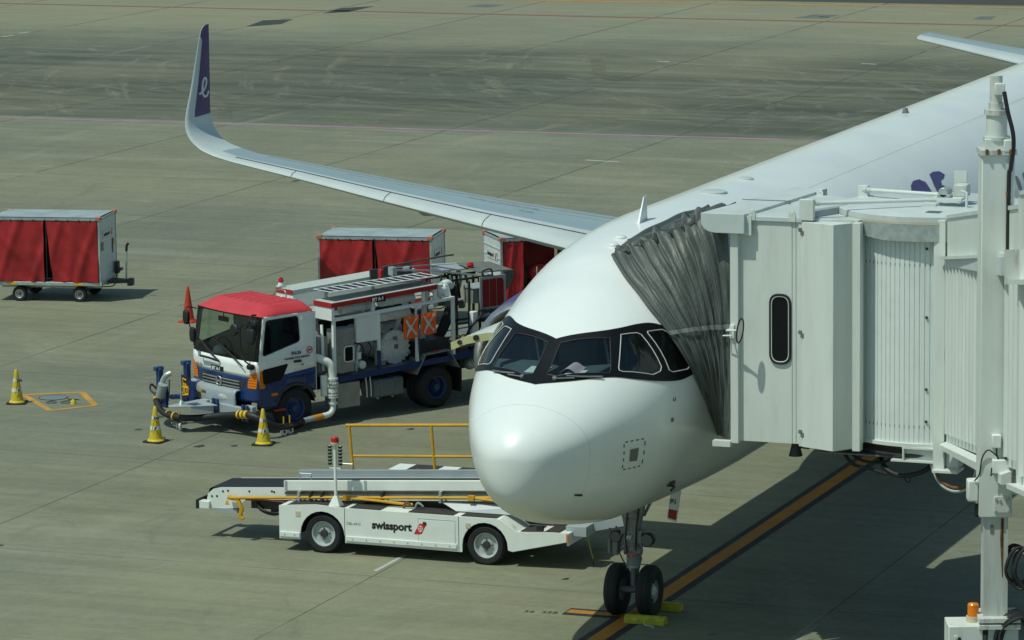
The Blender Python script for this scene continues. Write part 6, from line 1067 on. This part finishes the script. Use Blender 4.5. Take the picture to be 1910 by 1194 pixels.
def canopy(u, v, lift=0):
    f = crv(FP,u); c = crv(CP,u); e = 1e-3; p = f.lerp(c, v)
    du = crv(FP,min(u+e,1)).lerp(crv(CP,min(u+e,1)),v)-crv(FP,max(u-e,0)).lerp(crv(CP,max(u-e,0)),v); n_ = du.cross(c-f).normalized()
    if n_.dot(V((-1,.1,.6))) < 0: n_ = -n_
    vv = v+.010*sin(7*u+9*v)+.005*sin(19*u+5*v); k = (vv*NF)%1.0; ridge = 1-abs(2*k-1); wd_ = (c-f).length
    amp = (.05+.034*wd_)*FAMP[int(vv*NF)%12]; amp *= (.25+.75*min(1,u*1.7)**1.3); edge = min(1,8*v)*min(1,(1-v)*10+.25)
    sag = -.05*sin(pi*v)*(1 if .05<u<.6 else .6)
    wr = .022*sin(19*u+9*v+2.5*sin(5*u+3*v))*(1-ridge)*min(1,u*2)+.010*sin(37*u+22*v+2*sin(11*u))+.006*sin(47*u+31*v+2*sin(13*v))+.004*sin(71*u-53*v+1.7*sin(19*v))
    return p+n_*(amp*((ridge**1.15+.28*(1-abs(2*((vv*NF*2.5+.3*sin(4*u))%1.0)-1))-.1)*edge+(.10+.25*FAMP[(int(vv*NF)+3)%12])*max(0,1-abs(u-.665)*12)*ridge*min(1,8*v))+sag*wd_*.6+wr+lift)
cn = jb(MB().grid(lambda u,v:tuple(canopy(u,v)), 170, 150), 'canopy', CANV, None, 0, 180)
for k in range(1,NF): vk = (k+.5)/NF; jb(MB().tube([canopy(u,vk-.010*sin(7*u+9*vk)-.005*sin(19*u+5*vk),.004) for u in [j/100*.66 for j in range(101)]], .006, 5), 'fold_seam', mat('seam_grey',(.16,.175,.165),.6) if k == 1 else MT['seam_grey'], cn)
jb(MB().tube([canopy(u,.995,.01) for u in [j/80 for j in range(81)]], .022, 6), 'canopy_edge', mat('edge_pad',(.10,.11,.105),.6), cn)
jb(MB().grid(lambda u,v:tuple(canopy(.250+.062*u+.013*v, u*1.0, .05)), 60, 2), 'canopy_strap', mat('strap_grey',(.20,.235,.22),.6), cn); jb(MB().box(2.98,3.10,-2.19,-1.93,3.05,3.13), 'canopy_foot', CREAM)
# guide mirror on the post
jb(MB().tube([(3.03,-2.2,4.72),(2.88,-2.18,4.72),(2.80,-2.35,4.74)], .014, 8).tube([(3.03,-2.2,4.62),(2.90,-2.12,4.64),(2.86,-2.30,4.66)], .010, 6).box(2.98,3.04,-2.25,-2.19,4.6,4.78), 'mirror_bracket', LWHITE); jb(MB().tube([(2.80+.05*sin(t)*.3,-2.40+.045*cos(t)-.02*sin(t),4.74+.17*sin(t)) for t in [2*pi*k/20 for k in range(21)]], .011, 6), 'mirror_rim', BLACK); jb(MB().add([(2.80+.05*sin(t)*.3,-2.40+.045*cos(t)-.02*sin(t),4.74+.17*sin(t)) for t in [2*pi*k/20 for k in range(20)]], [tuple(range(20))]), 'mirror_glass', CHROME)
# cable coils hung beside the column
for (b,z,s_,lb) in ((.34,3.10,1,'coil of thick black cable hung right of the bridge lift column'),(.26,2.20,1.35,'larger coil of black cable at the foot of the bridge lift column')):
    q = cp(.15,b,z); o = MB()
    for k in range(9):
        r_ = .20*s_*(1+.05*random.uniform(-1,1)); ph = random.uniform(0,6); dx = random.uniform(-.06,.06); off = .03*k-.12
        pts = []
        for j in range(37): t = 2*pi*j/36; b_ = r_*.8*cos(t)+dx; zz_ = r_*1.15*sin(t)+.02*sin(3*t+ph); w_ = TD*(off+.02*sin(2*t+ph))+TN*b_; pts.append((w_.x,w_.y,zz_))
        o.tube(pts, .022*s_**.5, 6, caps=False)
    oo = o.build('cable_coil', mat('cable_black',(.02,.024,.026),.45) if s_ == 1 else MT['cable_black']); oo.location = q; tag(oo, lb, 'cable coil', 'cable coils at the bridge column')
